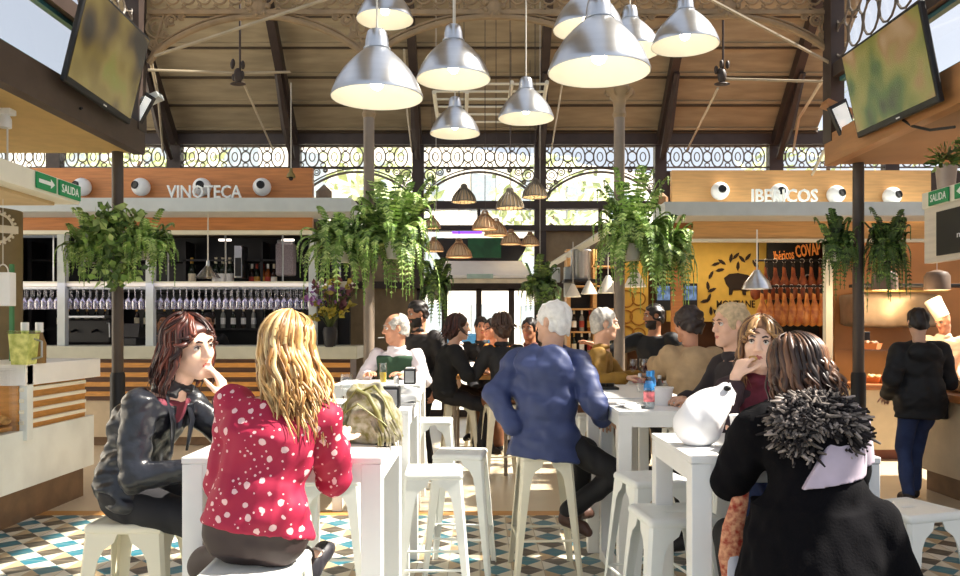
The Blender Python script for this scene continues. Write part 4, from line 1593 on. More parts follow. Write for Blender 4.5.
# small screens / projectors beside them
for s, pts, lab in ((-1, ((129, 126), (146, 92), (154, 97), (137, 128)), 'small white information screen behind the left television'),
                    (1, ((842, 136), (829, 107), (846, 98), (858, 134)), 'small white information screen behind the right television')):
    q = [at(x, y, 8.35 if s < 0 else 8.1) for x, y in pts]
    c = sum(q, V()) / 4
    t = thing('information_screen', lab, 'screen', tuple(c))
    ux, uy = (q[3] - q[0]), (q[1] - q[0])
    b = MB()
    b.add([p - c for p in q] + [p - c + V((0, .06, 0)) for p in q], [(0, 1, 2, 3), (7, 6, 5, 4), (0, 4, 5, 1), (1, 5, 6, 2), (2, 6, 7, 3), (3, 7, 4, 0)])
    b.build('casing', m_black, t)
    b = MB()
    f = [(p - c) * .8 + V((0, -.004, 0)) for p in q]
    b.add(f + [p + V((0, .003, 0)) for p in f], [(0, 1, 2, 3), (7, 6, 5, 4), (0, 4, 5, 1), (1, 5, 6, 2), (2, 6, 7, 3), (3, 7, 4, 0)])
    b.build('screen', mat('white_screen', 'e8ebe6', .4, var=.35, scale=9, emit=.45), t)
    MB().box((0, .1, .12), (.34, .16, .06), Matrix.Rotation(.4 * s, 3, 'Y')).build('hood', m_edge_r if s > 0 else m_band, t)
p = at(32, 113, 7.6)
tag(MB().tube([at(33, 113, 7.6), at(50, 116, 7.5), at(70, 113, 7.2), at(82, 108, 7.1)], .012, 6).build('power_cable', m_black), 'black cable running from the left television along the soffit', 'cable')
tag(MB().tube([at(955, 127, 6.4), at(930, 130, 6.6), at(912, 126, 6.8), at(903, 120, 6.9)], .012, 6).build('power_cable', m_black), 'black cable running from the right television along the soffit', 'cable')
t = thing('ceiling_spotlight', 'white track spotlight under the soffit at the left edge', 'spotlight', tuple(at(5, 112, 6.6)))
MB().rbox((0, 0, .0), (.14, .1, .05), .01).build('track', m_white, t)
MB().lathe([(.03, -.02), (.05, -.06), (.05, -.13), (.042, -.13)], 14).build('lamp_head', m_white, t, smooth=True)
MB().cyl((.02, 0, -.1), (.02, 0, -.55), .008, n=6).build('rod', m_cord, t)
p = at(291, 176, 10.3)
t = thing('bell_lamp', 'small brass bell-shaped lamp in front of the wine bar fascia end', 'lamp', tuple(p))
MB().lathe([(.06, -.02), (.05, .02), (.025, .05), (.02, .1), (0, .1)], 14, closed=True).build('lamp_shade', mat('dull_brass', '8a7a4a', .4, metal=.6), t, smooth=True)
MB().cyl((0, 0, .09), (0, 0, 1.2), .006, n=5).build('rod', m_cord, t)
MB().ell((0, 0, -.03), .03, 8).build('bulb', m_black, t)
p = at(324, 190, 11)
t = thing('roof_lantern', 'small grey hexagonal lantern on the wine bar canopy', 'lantern', tuple(p))
MB().lathe([(0, 0), (.11, 0), (.11, .1), (.0, .2)], 6, c=(0, 0, -.12)).build('body', mat('taupe_paint', '8a7a68', .6), t)
MB().lathe([(0, -.14), (.06, -.14), (.06, -.12), (0, -.12)], 6).build('base', m_band, t)
p = at(696, 190, 11)
t = thing('roof_lantern', 'small brown hexagonal lantern at the left end of the ham stall canopy', 'lantern', tuple(at(660, 196, 10.8)))
MB().lathe([(0, 0), (.11, 0), (.11, .1), (.0, .2)], 6, c=(0, 0, -.12)).build('body', mat('brown_lantern', '8a6a48', .6), t)
MB().lathe([(0, -.14), (.06, -.14), (.06, -.12), (0, -.12)], 6).build('base', m_band, t)

# ------------------------------------------------------------------ tall metal stools
m_stool = mat('white_powder_coat', 'eef0ea', .35, var=.03, scale=3)
m_stool_cream = mat('cream_powder_coat', 'ece5cd', .4, var=.04, scale=3)
SH = 0.76


def make_stool(m):
    t = thing('metal_stool', '', 'stool')
    s = Sdf((-.19, -.19, SH - .06), (.19, .19, SH + .01), .0075)
    s.boxr((0, 0, SH - .02), (.325, .325, .045), .02)
    s.boxr((0, 0, SH - .042), (.30, .30, .045), .015, mode='s')
    s.boxr((0, 0, SH + .012), (.27, .27, .026), .012, k=.012, mode='s')
    s.boxr((0, 0, SH), (.085, .024, .09), .01, mode='s')
    s.build('seat', m, t)
    top, bot = .155, .215
    for sx in (-1, 1):
        for sy in (-1, 1):
            b = MB()
            zs = [SH - .02, SH - .07, SH - .10, SH - .14, SH - .22, .3, .02, 0]
            ws = [.14, .125, .085, .068, .06, .048, .036, .036]
            rows = []
            for z, w in zip(zs, ws):
                u = top + (bot - top) * (SH - z) / SH
                e = .005
                ch = .014
                rows.append([(sx * (u - w), sy * u), (sx * (u - ch), sy * u), (sx * u, sy * (u - ch)), (sx * u, sy * (u - w)),
                             (sx * (u - e), sy * (u - w)), (sx * (u - e), sy * (u - ch - .002)), (sx * (u - ch - .002), sy * (u - e)), (sx * (u - w), sy * (u - e))])
            vs = [(x, y, z) for r, z in zip(rows, zs) for x, y in r]
            n = 8
            fs = []
            for i in range(len(rows) - 1):
                for j in range(n):
                    fs.append((i * n + j, i * n + (j + 1) % n, (i + 1) * n + (j + 1) % n, (i + 1) * n + j))
            fs.append(tuple(range(n)))
            fs.append(tuple(range((len(rows) - 1) * n, len(rows) * n)))
            b.add(vs, fs)
            b.build('leg', m, t, smooth=True)
    u = top + (bot - top) * (SH - .24) / SH - .012
    for a, c in (((-u, -u), (u, -u)), ((u, -u), (u, u)), ((u, u), (-u, u)), ((-u, u), (-u, -u))):
        MB().tube([(a[0], a[1], .24), (c[0], c[1], .24)], .008, 6).build('footrest', m, t)
    return t


st_w, st_c = make_stool(m_stool), make_stool(m_stool_cream)
used = set()


def stool(x, y, rz, label, cream=False):
    src = st_c if cream else st_w
    o = src if src.name not in used else dup(src)
    used.add(src.name)
    o.location, o.rotation_euler, o['label'] = (x, y, 0), (0, 0, rz), label
    o['group'] = 'tall metal stools round the white tables'
    return o


stool(-1.43, 3.36, .0, 'cream metal stool under the woman in the black leather jacket', True)
stool(-.755, 2.70, .03, 'white metal stool under the woman in the red patterned blouse')
stool(-.80, 4.33, .05, 'white metal stool under the near left table, behind the woman in red')
stool(-.26, 4.50, .04, 'empty white stool nearest the left tables\' right side in the middle of the picture')
stool(-.125, 5.14, -.1, 'empty white stool directly behind the nearest empty middle stool')
stool(-.40, 6.95, .0, 'small-looking empty white stool beside the farthest left white table')
stool(.41, 5.1, .05, 'cream metal stool under the white-haired man in the blue jacket', True)
stool(.84, 3.46, .1, 'white stool pushed under the near right table\'s left side')
stool(.92, 4.28, .2, 'white stool behind the near right table, under the white carrier bag')
stool(1.90, 3.55, .32, 'empty white stool with slotted seat at the right of the woman in the fur-hooded coat')
stool(1.32, 4.12, .0, 'white stool under the young woman holding food to her mouth')
stool(1.13, 2.89, .1, 'white stool under the woman in the black fur-hooded coat')
stool(-.22, 8.6, .1, 'cream stool under the dark-haired woman in black at the far wooden table', True)
stool(.22, 8.3, .2, 'cream stool under the person in the dark coat at the far wooden table', True)
stool(.05, 9.5, .2, 'cream stool seen between the far table and the blue jacket', True)
stool(-.72, 7.9, .1, 'white stool under the old man in the green waistcoat')
stool(1.02, 7.3, .1, 'white stool under the man in the olive jacket')
stool(1.68, 6.5, .1, 'white stool under the person in the beige coat')
stool(1.62, 5.0, .1, 'white stool under the fair-haired person behind the young woman')

# ------------------------------------------------------------------ tall white tables
TH = 1.07


def table(x0, x1, y0, y1, label, rails=False, m=m_white):
    t = thing('high_table', label, 'table', ((x0 + x1) / 2, (y0 + y1) / 2, 0), 0, 'tall white square tables')
    hx, hy = (x1 - x0) / 2, (y1 - y0) / 2
    MB().rbox((0, 0, TH - .0125), (2 * hx, 2 * hy, .025), .004).build('table_top', m, t)
    b = MB()
    for s in (-1, 1):
        b.bounds((-hx + .004, s * (hy - .004), TH - .095), (hx - .004, s * (hy - .035), TH - .025))
        b.bounds((s * (hx - .004), -hy + .004, TH - .095), (s * (hx - .035), hy - .004, TH - .025))
    b.build('apron', m, t)
    w = .078
    for sx in (-1, 1):
        for sy in (-1, 1):
            MB().rbox((sx * (hx - w / 2 - .002), sy * (hy - w / 2 - .002), (TH - .026) / 2), (w, w, TH - .026), .004).build('leg', m, t)
    if rails:
        for s in (-1, 1):
            MB().rbox((s * (hx - w / 2), 0, .05), (w, 2 * hy - 2 * w, .06), .004).build('base_rail', m, t)
    return t


table(-1.11, -.364, 2.97, 3.73, 'tall white table in front of the woman in red, at the near left')
table(-1.165, -.415, 4.68, 5.43, 'tall white table right behind the patterned bag')
table(-1.25, -.504, 6.75, 7.42, 'tall white table before the old man in the green waistcoat')
table(.784, 1.49, 2.97, 3.66, 'tall white table with the carrier bag, at the near right')
table(.80, 1.55, 4.63, 5.38, 'tall white table with base rails beside the white-haired man in blue', True)
table(.74, 1.42, 5.5, 6.8, 'long tall white table before the man in the olive jacket')
table(1.3, 2.0, 7.0, 7.7, 'tall white table with red wine glasses beyond the olive jacket')
# far wooden table
t = thing('wooden_table', 'tall wooden table with thin metal legs where the far group sits', 'table', (.0, 9.1, 0))
MB().rbox((0, 0, 1.03), (.62, 1.5, .04), .006).build('table_top', m_wood_slat, t)
for sx in (-.27, .27):
    for sy in (-.7, .7):
        MB().cyl((sx, sy, 0), (sx, sy, 1.01), .02, n=8).build('leg', m_col, t)

# ------------------------------------------------------------------ pendant lamps
m_shade = mat('spun_aluminium_shade', 'c4c8ce', .28, metal=.95, var=.04, scale=3, stretch=(1, 1, 12))


def make_big():
    t = thing('pendant_lamp', '', 'lamp')
    out = [(.235, 0), (.236, .006), (.228, .03), (.205, .085), (.17, .14), (.125, .19), (.088, .225), (.07, .24), (.066, .247), (.062, .25), (.058, .30), (.05, .335), (.04, .345), (.012, .348)]
    b = MB()
    b.lathe(out, 40, closed=True)
    b.build('lamp_shade', m_shade, t, smooth=True)
    MB().lathe([(.232, .001), (.224, .03), (.2, .083), (.165, .137), (.12, .187), (.082, .22), (.0, .235)], 40, closed=True).build('shade_lining', m_inner, t, smooth=True)
    MB().torus((0, 0, .249), .067, .004, (1, 0, 0), (0, 1, 0), 28, 6).build('collar', m_shade, t)
    MB().ell((0, 0, .075), .035, 14).build('bulb', m_bulb, t, smooth=True)
    MB().cyl((0, 0, .105), (0, 0, .21), .022, n=12).build('lamp_socket', m_white, t)
    MB().cyl((0, 0, .345), (0, 0, 3.2), .0055, n=6).build('cable', m_cord, t)
    return t


big = make_big()
BIG = [(377, 98, 92, 'large aluminium pendant lamp at the left, in front of the tan roof boards'),
       (385, 20, 57, 'aluminium pendant lamp partly cut by the top edge, above the large left one'),
       (453.5, 80, 74, 'aluminium pendant lamp right of the large left one, in front of the small one'),
       (455, 134, 50, 'small-looking aluminium pendant lamp below the second large one, left of the middle'),
       (526, 119, 56, 'aluminium pendant lamp on a long white cable just right of the middle'),
       (599, 73, 102, 'largest and nearest aluminium pendant lamp, with lit bulb, right of the middle'),
       (588, 30, 70, 'pendant lamp half hidden behind the largest one, on its upper left'),
       (630, 52, 62, 'pendant lamp half hidden behind the largest one, on its right'),
       (685, 46, 67, 'rightmost of the big aluminium pendant lamps')]
for i, (px, py, w, lab) in enumerate(BIG):
    d = .47 * FOC / w
    o = big if i == 0 else dup(big)
    o.location = at(px, py, d)
    o['label'], o['group'] = lab, 'big aluminium pendant lamps'
    o.rotation_euler = (0, 0, i * 1.3)

m_wick = [mat('wooden_slat_shade', 'b98f6a', .55, var=.2, scale=14), mat('grey_slat_shade', '8c8274', .55, var=.15, scale=14)]
m_wick_in = mat('lamp_lining_warm', 'e9cfa6', .6, var=.05)


def make_small(m, slats):
    t = thing('slatted_pendant_lamp', '', 'lamp')
    prof = [(.16, 0), (.158, .03), (.14, .075), (.105, .125), (.065, .165), (.045, .18), (.04, .215), (.03, .225)]
    b = MB()
    n = 20
    if slats:
        for k in range(n):
            a = 2 * PI * k / n
            b.tube([(math.cos(a) * r, math.sin(a) * r, z) for r, z in prof], .0125, 5, flat=.35)
        for r, z in ((.16, .0), (.045, .182)):
            b.torus((0, 0, z), r, .011, (1, 0, 0), (0, 1, 0), 24, 6)
    else:
        for k in range(n):
            a = 2 * PI * k / n
            b.tube([(math.cos(a) * r, math.sin(a) * r, z) for r, z in prof], .02, 5, flat=.35)
        b.torus((0, 0, 0), .16, .008, (1, 0, 0), (0, 1, 0), 24, 6)
    b.build('lamp_shade', m, t, smooth=True)
    MB().lathe([(.15, .0), (.148, .03), (.13, .072), (.096, .12), (.06, .155), (.0, .16)], 20, closed=True).build('shade_lining', m_wick_in, t, smooth=True)
    MB().ell((0, 0, .06), .035, 10).build('bulb', m_bulb, t, smooth=True)
    MB().cyl((0, 0, 0), (0, 0, 1), .005, n=5).build('cable', m_brown_metal, t, loc=(0, 0, .22))
    return t


sm = [make_small(m_wick[0], True), make_small(m_wick[1], False)]
seen = set()
for px, py, w, k, lab in ((464, 202, 25, 1, 'grey slatted lamp at the upper left of the hanging cluster'), (510, 208, 28, 1, 'grey slatted lamp in the middle of the cluster\'s top row'),
                          (535, 197, 26, 1, 'grey slatted lamp at the upper right of the cluster'), (485, 229, 26, 0, 'wooden slatted lamp in the centre of the cluster'),
                          (496, 235, 24, 0, 'wooden slatted lamp half behind the central one'), (432, 228, 18, 0, 'small wooden slatted lamp at the far left of the cluster, upper one'),
                          (434, 251, 20, 0, 'wooden slatted lamp at the far left of the cluster, lower one'), (459, 257, 26, 0, 'lowest wooden slatted lamp left of the dark green panel'),
                          (511, 244, 21, 0, 'wooden slatted lamp right of the dark green panel'), (530, 245, 19, 0, 'wooden slatted lamp at the right end of the cluster')):
    d = .33 * FOC / w
    o = sm[k] if k not in seen else dup(sm[k])
    seen.add(k)
    if d > 13:
        d = 12.9
    o.location = at(px, py, d)
    o.scale = ((w * d / FOC / .33,) * 3)
    for ch in o.children:
        if ch.name.startswith('cable'):
            ch.scale = (1, 1, max(.5, (18.8 - d - o.location.z) / o.scale[0] - .25))
    o['label'], o['group'] = lab, 'slatted lamps before the entrance'

# ------------------------------------------------------------------ plants
m_fern = [mat('fern_green', '7fa04a', .5, var=.35, scale=5), mat('fern_light_green', 'b3c878', .5, var=.3, scale=5), mat('fern_dark_green', '4f6c34', .55, var=.3, scale=5)]
m_stem = mat('fern_stem', '6d7f3a', .6)
m_pot = mat('grey_hanging_pot', 'b9b7ac', .5, var=.08)


def frond(b, p0, az, L, lift, droop, nl=20, lw=.035, rnd=random):
    d = V((math.cos(az), math.sin(az), 0))
    side = V((-d.y, d.x, 0))
    pts = []
    for i in range(nl + 1):
        t = i / nl
        r = L * (.75 * math.sin(min(t, .8) * PI * .55))
        z = lift * math.sin(t * PI * .62) - droop * t ** 2.0
        pts.append(p0 + d * r + V((0, 0, z)) + side * (.05 * L * math.sin(3 * t + az)))
    b.mi = 0
    for i in range(1, nl):
        t = i / nl
        w = lw * (2.2 * (1 - t) ** .5 * min(1, t * 5 + .3))
        tg = (pts[i + 1] - pts[i - 1]).normalized()
        sd = (side - tg * side.dot(tg)).normalized()
        up = sd.cross(tg)
        b.mi = 0 if rnd.random() < .55 else (1 if rnd.random() < .62 else 2)
        for s in (-1, 1):
            q = pts[i]
            e = q + sd * (s * w) + tg * w * .35 - V((0, 0, w * .25))
            h = tg * (w * .17 + .005)
            m_ = (q + e) / 2 + up * .006
            b.add([q - h * .6, m_ - h, e, m_ + h, q + h * .6], [(0, 1, 2, 3, 4)])
    b.mi = 0
    b.tube(pts[::3] + [pts[-1]], .004, 4)


def hanging_fern(name, loc, label, n, L, droop, seed, pot=True, lift=.22, lw=.035, mats=None, group=None, ps=1.0, cord=0):
    t = thing(name, label, 'plant', tuple(loc), 0, group)
    rnd = random.Random(seed)
    b = MB()
    for i in range(n):
        f = (i + .5) / n
        az = i * 2.399 + rnd.uniform(-.3, .3)
        l = L * rnd.uniform(.45, 1.1)
        frond(b, V((rnd.uniform(-.06, .06), rnd.uniform(-.06, .06), .02)), az, l, lift * rnd.uniform(.4, 1.8) * (1.35 - f), droop * rnd.uniform(.5, 1.2) * (.15 + f * 1.0), 20, lw, rnd)
    b.build('fronds', mats or m_fern, t)
    if cord:
        MB().cyl((0, 0, -.02), (0, 0, cord), .004, n=5).build('hanging_cord', m_cord, t)
    if pot:
        MB().lathe([(0, -.15 * ps), (.07 * ps, -.15 * ps), (.1 * ps, .0), (.105 * ps, .02), (.09 * ps, .02), (0, -.02)], 18).build('pot', m_pot, t, smooth=True)
    return t


hanging_fern('hanging_fern', at(342, 248, 8.25), 'large pale green fern on the left of the second column', 120, .56, .60, 1, lw=.042)
hanging_fern('hanging_fern', at(394, 244, 8.2), 'large bushy fern on the right of the second column', 150, .60, .62, 2, lift=.36, lw=.042)
hanging_fern('hanging_fern', at(632, 246, 8.2), 'large pale green fern hanging on the third column', 140, .50, .58, 3, lift=.40, lw=.042)
hanging_fern('hanging_fern', at(664, 250, 8.3), 'drooping fern right of the third column', 90, .42, .62, 4, lift=.18, lw=.042)
hanging_fern('hanging_fern', at(90, 252, 8.35), 'grassy fern on the left of the dark left column', 90, .34, .46, 5, lw=.03, ps=.8)
hanging_fern('hanging_fern', at(147, 248, 8.35), 'grassy fern on the right of the dark left column', 100, .38, .42, 6, lw=.03, ps=.8)
m_dark_fern = [m_fern[2], m_fern[0], mat('deep_fern_green', '2c3f22', .6, var=.3)]
hanging_fern('hanging_fern', at(838, 250, 8.35), 'dark green fern on the left of the right column', 80, .22, .48, 7, lw=.032, mats=m_dark_fern, ps=.8)
hanging_fern('hanging_fern', at(888, 250, 8.35), 'dark green fern on the right of the right column', 100, .28, .6, 8, lw=.032, mats=m_dark_fern, ps=.8)
hanging_fern('hanging_fern', at(540, 291, 11.0), 'dark fern hanging right of the glazed entrance', 80, .36, .40, 9, lw=.04, mats=m_dark_fern, cord=4.5)
hanging_fern('hanging_fern', at(436, 289, 11.0), 'small dark fern hanging left of the glazed entrance', 60, .28, .5, 10, lw=.04, mats=m_dark_fern, cord=4.5)
for i, (px, lab) in enumerate(((118, ''),)):
    t = thing('trailing_pothos', 'broad-leaved trailing plant tied to the dark left column between two ferns', 'plant', tuple(at(118, 245, 8.38)))
    rnd = random.Random(5)
    b = MB()
    for k in range(420):
        a, r = rnd.uniform(0, 2 * PI), rnd.uniform(.04, .30)
        c = V((math.cos(a) * r * 1.1, -.12 + math.sin(a) * r * .5, rnd.uniform(-.48, .40) * (1.1 - r)))
        u = V((rnd.gauss(0, 1), rnd.gauss(0, 1), rnd.gauss(-.6, .6))).normalized()
        w = u.cross(V((rnd.gauss(0, 1), -1, rnd.gauss(0, .5)))).normalized()
        s = rnd.uniform(.04, .065)
        b.mi = rnd.choice((0, 0, 1, 2))
        b.add([c - u * s, c - u * s * .3 + w * s * .7, c + u * s, c - u * s * .3 - w * s * .7], [(0, 1, 2, 3)])
    b.build('leaves', m_fern, t)
    MB().lathe([(.0, -.2), (.08, -.2), (.11, .0), (.1, .0), (0, -.03)], 16).build('pot', m_pot, t, smooth=True)

# potted shrubs on the right exit board
for px, lab in ((932, 'bushy plant in a pale glazed pot standing on the right exit board'), (956, 'bushy plant in a pale pot at the right edge on the exit board')):
    d = 6.95 if px < 940 else 6.55
    t = thing('potted_plant', lab, 'plant', (4.05, d, 2.76))
    MB().lathe([(0, 0), (.07, 0), (.085, .17), (.09, .19), (.075, .19), (0, .16)], 16).build('pot', mat('taupe_glazed_pot', 'b8a596', .3, var=.08), t, smooth=True)
    b = MB()
    rnd = random.Random(px)
    for k in range(170):
        u = V((rnd.gauss(0, 1), rnd.gauss(0, 1), rnd.gauss(.3, .8))).normalized()
        c = V((0, 0, .25)) + u * rnd.uniform(.04, .17)
        w = u.orthogonal().normalized()
        s = rnd.uniform(.02, .04)
        b.mi = rnd.choice((0, 0, 1, 2))
        b.add([c - u * s, c + w * s * .6, c + u * s, c - w * s * .6], [(0, 1, 2, 3)])
    b.build('leaves', [m_fern[2], m_fern[1], m_fern[0]], t)

# flowers on the right end of the wine bar
t = thing('flower_arrangement', 'tall arrangement of dusky red and yellow-green foliage on the end of the wine bar', 'flowers', tuple(at(330, 347, 10.45)))
MB().lathe([(0, 0), (.07, 0), (.1, .2), (.08, .26), (.07, .26), (0, .04)], 16).build('vase', m_darkpanel, t, smooth=True)
m_fl = [mat('dusky_leaf', '6a3a44', .6, var=.3), mat('mauve_flower', '8a5a8a', .6, var=.3), mat('yellow_leaf', 'b0a03a', .6, var=.3), mat('olive_leaf', '4f5a2a', .6, var=.3)]
b = MB()
rnd = random.Random(3)
for k in range(46):
    a = rnd.uniform(0, 2 * PI)
    sp, h = rnd.uniform(.05, .42), rnd.uniform(.25, .8)
    pts = [V((0, 0, .22)), V((math.cos(a) * sp * .4, math.sin(a) * sp * .3, .22 + h * .6)), V((math.cos(a) * sp, math.sin(a) * sp * .6, .22 + h * (1 if k % 3 else .7)))]
    b.mi = 3
    b.tube(pts, .005, 4)
    kind = rnd.choice((0, 0, 1, 2, 3)) if h > .4 else 2
    for j in range(9):
        u = V((rnd.gauss(0, 1), rnd.gauss(0, 1), rnd.gauss(0, 1))).normalized()
        c = pts[1].lerp(pts[2], rnd.uniform(.3, 1)) + u * .03
        w = u.orthogonal()
        s = rnd.uniform(.03, .06)
        b.mi = kind
        b.add([c - u * s, c + w * s * .5, c + u * s, c - w * s * .5], [(0, 1, 2, 3)])
b.build('stems_and_leaves', m_fl, t)

# ------------------------------------------------------------------ things on the tables
def handbag():
    t = thing('patterned_bag', 'slouched cream and green patterned shoulder bag on the near left table', 'bag', (-.415, 3.34, TH))
    t.scale = (.80, .85, .86)
    m1 = mat('cream_floral_cloth', 'e9e2ca', .8, var=.55, scale=26, col2='6a6434', bump=.3, bscale=40)
    s = Sdf((-.24, -.16, -.002), (.16, .2, .34), .007)
    s.ell((-.05, .02, .1), (.17, .12, .12))
    s.ell((-.07, .02, .2), (.10, .08, .1), k=.08)
    s.wrinkle(.014, 34, 4)
    s.ell((-.06, .0, .30), (.07, .05, .07), k=.03, mode='s')
    s.plane((0, 0, 0.002), (0, 0, -1))
    s.build('bag_body', m1, t)
    m2 = mat('olive_leather_strap', '6f6c34', .5, var=.2, scale=12)
    for pts, r in (([(-.2, -.03, .1), (-.17, -.06, .2), (-.11, -.085, .265), (-.05, -.1, .24), (.0, -.12, .16), (.04, -.125, .05)], .012),
                   ([(-.10, .02, .25), (-.03, -.03, .28), (.03, -.07, .22), (.08, -.10, .13), (.12, -.08, .04)], .012),
                   ([(-.2, -.06, .14), (-.1, -.12, .2), (.02, -.12, .12), (.12, -.1, .03)], .009)):
        MB().tube(pts, r, 8, flat=.5).build('bag_strap', m2, t, smooth=True)
    b = MB()
    rnd = random.Random(8)
    for k in range(26):
        x = .0 + .13 * rnd.random()
        b.tube([(x - .04, -.105, .1 + .05 * rnd.random()), (x, -.13, .06), (x + .02 * rnd.random(), -.135 - .02 * rnd.random(), .006)], .004, 4)
    b.build('fringe', m1, t)
    MB().ell((.04, -.13, .012), (.05, .02, .012)).build('strap_tab', m_black, t, smooth=True)


handbag()


def napkin_box(x, y, z, label, h=.13):
    t = thing('napkin_dispenser', label, 'dispenser', (x, y, z))
    MB().rbox((0, 0, h / 2), (.1, .1, h), .008).build('body', m_black, t)
    MB().rbox((0, -.051, h / 2), (.075, .006, h * .75), .003).build('front_plate', m_steel, t)
    MB().rbox((0, 0, h + .006), (.07, .07, .014), .004).build('napkins', m_white, t)


napkin_box(-.53, 4.80, TH, 'dark steel napkin dispenser nearest the patterned bag')
napkin_box(-.60, 6.86, TH, 'dark steel napkin dispenser in front of the old man in the green waistcoat')
t = thing('napkin_pile', 'heap of white paper napkins on the second left table\'s right corner', 'napkins', (-.455, 5.16, TH))
s = Sdf((-.09, -.09, -.002), (.09, .09, .12), .007)
s.boxr((0, 0, .03), (.13, .13, .06), .02)
s.ell((.0, .0, .06), (.06, .05, .045), k=.02)
s.wrinkle(.008, 50, 9)
s.plane((0, 0, .001), (0, 0, -1))
s.build('paper', m_white, t)
m_beer = glass('pale_beer', (.96, .86, .42), .05, .5)


m_tglass = glass('table_glass', (.97, .98, .98), .03, .7)


def drink(kind, loc, label, fill=None):
    t = thing({'wine': 'wine_glass', 'beer': 'beer_glass', 'tumbler': 'tumbler'}[kind], label, 'glass', loc)
    if kind == 'wine':
        MB().lathe(glass_prof(), 16).build('bowl_and_stem', m_tglass, t, smooth=True)
        if fill:
            MB().lathe([(0, .102), (.03, .122), (.037, .145), (0, .146)], 14).build('wine', fill, t, smooth=True)
    elif kind == 'beer':
        MB().lathe([(0, 0), (.03, 0), (.028, .01), (.034, .18), (.031, .18), (.026, .014), (0, .014)], 16).build('glass_wall', m_tglass, t, smooth=True)
        MB().lathe([(0, .015), (.025, .015), (.0285, .1), (0, .1)], 16).build('beer', fill, t, smooth=True)
    else:
        MB().lathe([(0, 0), (.03, 0), (.036, .09), (.033, .09), (.028, .008), (0, .008)], 16).build('glass_wall', m_tglass, t, smooth=True)
    return t


m_redwine = mat('red_wine', '5a1420', .15, var=0)
drink('wine', (-.80, 4.80, TH), 'clear stemmed glass on the second left table beside the blonde hair')
drink('tumbler', (-.70, 4.9, TH), 'short clear tumbler right of the stemmed glass on the second left table')
drink('beer', (-.83, 6.85, TH), 'tall glass half full of pale beer in front of the old man', mat('beer_liquid', 'd8b53a', .2, var=0))
t = thing('salt_shaker', 'small white salt shaker beside the tall beer glass', 'shaker', (-.72, 6.88, TH))
MB().lathe([(0, 0), (.022, 0), (.024, .05), (.015, .065), (0, .068)], 12).build('body', m_white, t, smooth=True)
MB().lathe([(0, .082), (.014, .078), (.016, .064), (0, .064)], 12).build('cap', m_steel, t, smooth=True)
for i, (x, y) in enumerate(((1.36, 7.12), (1.47, 7.2), (1.55, 7.08), (1.45, 7.05))):
    drink('wine', (x, y, TH), ['red wine glass leftmost beside the third column', 'red wine glass behind the others by the bartender\'s hand', 'red wine glass rightmost of the cluster by the beige coat', 'red wine glass at the front of the cluster by the beige coat'][i], m_redwine)
t = thing('cardboard_box', 'small pink box on the far right white table under the wine glasses', 'box', (1.47, 7.01, TH - .0))
MB().rbox((0, -.0, .02), (.26, .06, .04), .005).build('box_body', mat('pink_card', 'd98a86', .6), t)

# carrier bag on the near right table
t = thing('carrier_bag', 'shiny white plastic carrier bag with knotted top on the near right table', 'bag', (.92, 3.28, TH))
s = Sdf((-.22, -.14, -.002), (.2, .14, .34), .007)
s.ell((-.03, 0, .085), (.095, .075, .10))
s.ell((.02, 0, .15), (.085, .05, .085), k=.05)
s.cone((.05, 0, .17), (.085, 0, .235), .045, .025, .04)
s.wrinkle(.005, 45, 12, (1, 1, .5))
s.plane((0, 0, .001), (0, 0, -1))
s.build('bag_body', mat('white_plastic_film', 'fbfbfd', .3, var=.02, coat=.3), t)
MB().ell((.085, -.03, .235), (.016, .008, .012), 10).build('handle_hole', m_black, t, smooth=True)
MB().tube([(.08, 0, .22), (.105, .01, .245), (.118, 0, .21), (.10, -.01, .17)], [.016, .012, .012, .018], 8).build('knotted_handle', mat('white_plastic_film', 'fbfbfd'), t, smooth=True)
t = thing('yoghurt_cup', 'white plastic cup with blue band standing right of the carrier bag', 'cup', (1.055, 3.24, TH))
MB().lathe([(0, 0), (.032, 0), (.042, .12), (.045, .122), (.045, .128), (.038, .124), (0, .02)], 18).build('cup_body', m_white, t, smooth=True)
MB().lathe([(.0355, .03), (.0405, .085)], 18, closed=True).build('blue_band', mat('blue_print', '3f86c4', .5, var=.3, scale=30), t, smooth=True)
t = thing('take_away_cup', 'white paper tub standing left above the carrier bag', 'cup', (1.14, 5.0, TH))
MB().lathe([(0, 0), (.05, 0), (.066, .1), (.07, .102), (.07, .112), (.0, .112)], 20).build('tub', m_white, t, smooth=True)
MB().lathe([(.0555, .035), (.0595, .06)], 20, closed=True).build('printed_band', m_lab[1], t, smooth=True)
t = thing('water_bottle', 'clear water bottle with blue cap and red label on the middle right table', 'bottle', (1.01, 4.78, TH))
MB().lathe([(0, 0), (.03, 0), (.033, .02), (.033, .12), (.028, .15), (.013, .18), (.013, .2), (0, .2)], 16).build('bottle_body', glass('pet_bottle', (.85, .92, .96), .05, .6), t, smooth=True)
MB().lathe([(.0338, .04), (.0338, .1)], 16, closed=True).build('label_band', mat('pink_red_label', 'e07a80', .5, var=.4, scale=40), t, smooth=True)
MB().lathe([(0, .222), (.017, .222), (.017, .19), (0, .19)], 14).build('cap', mat('blue_cap', '2f7fc0', .4), t, smooth=True)
MB().lathe([(.0335, .11), (.031, .142), (.02, .165)], 16, closed=True).build('blue_shoulder_print', mat('blue_cap', '2f7fc0'), t, smooth=True)
t = thing('plate', 'white plate with cutlery left of the water bottle', 'plate', (.93, 4.86, TH))
MB().lathe([(0, .002), (.06, .002), (.1, .016), (.1, .02), (.058, .008), (0, .008)], 28).build('plate_body', m_white, t, smooth=True)
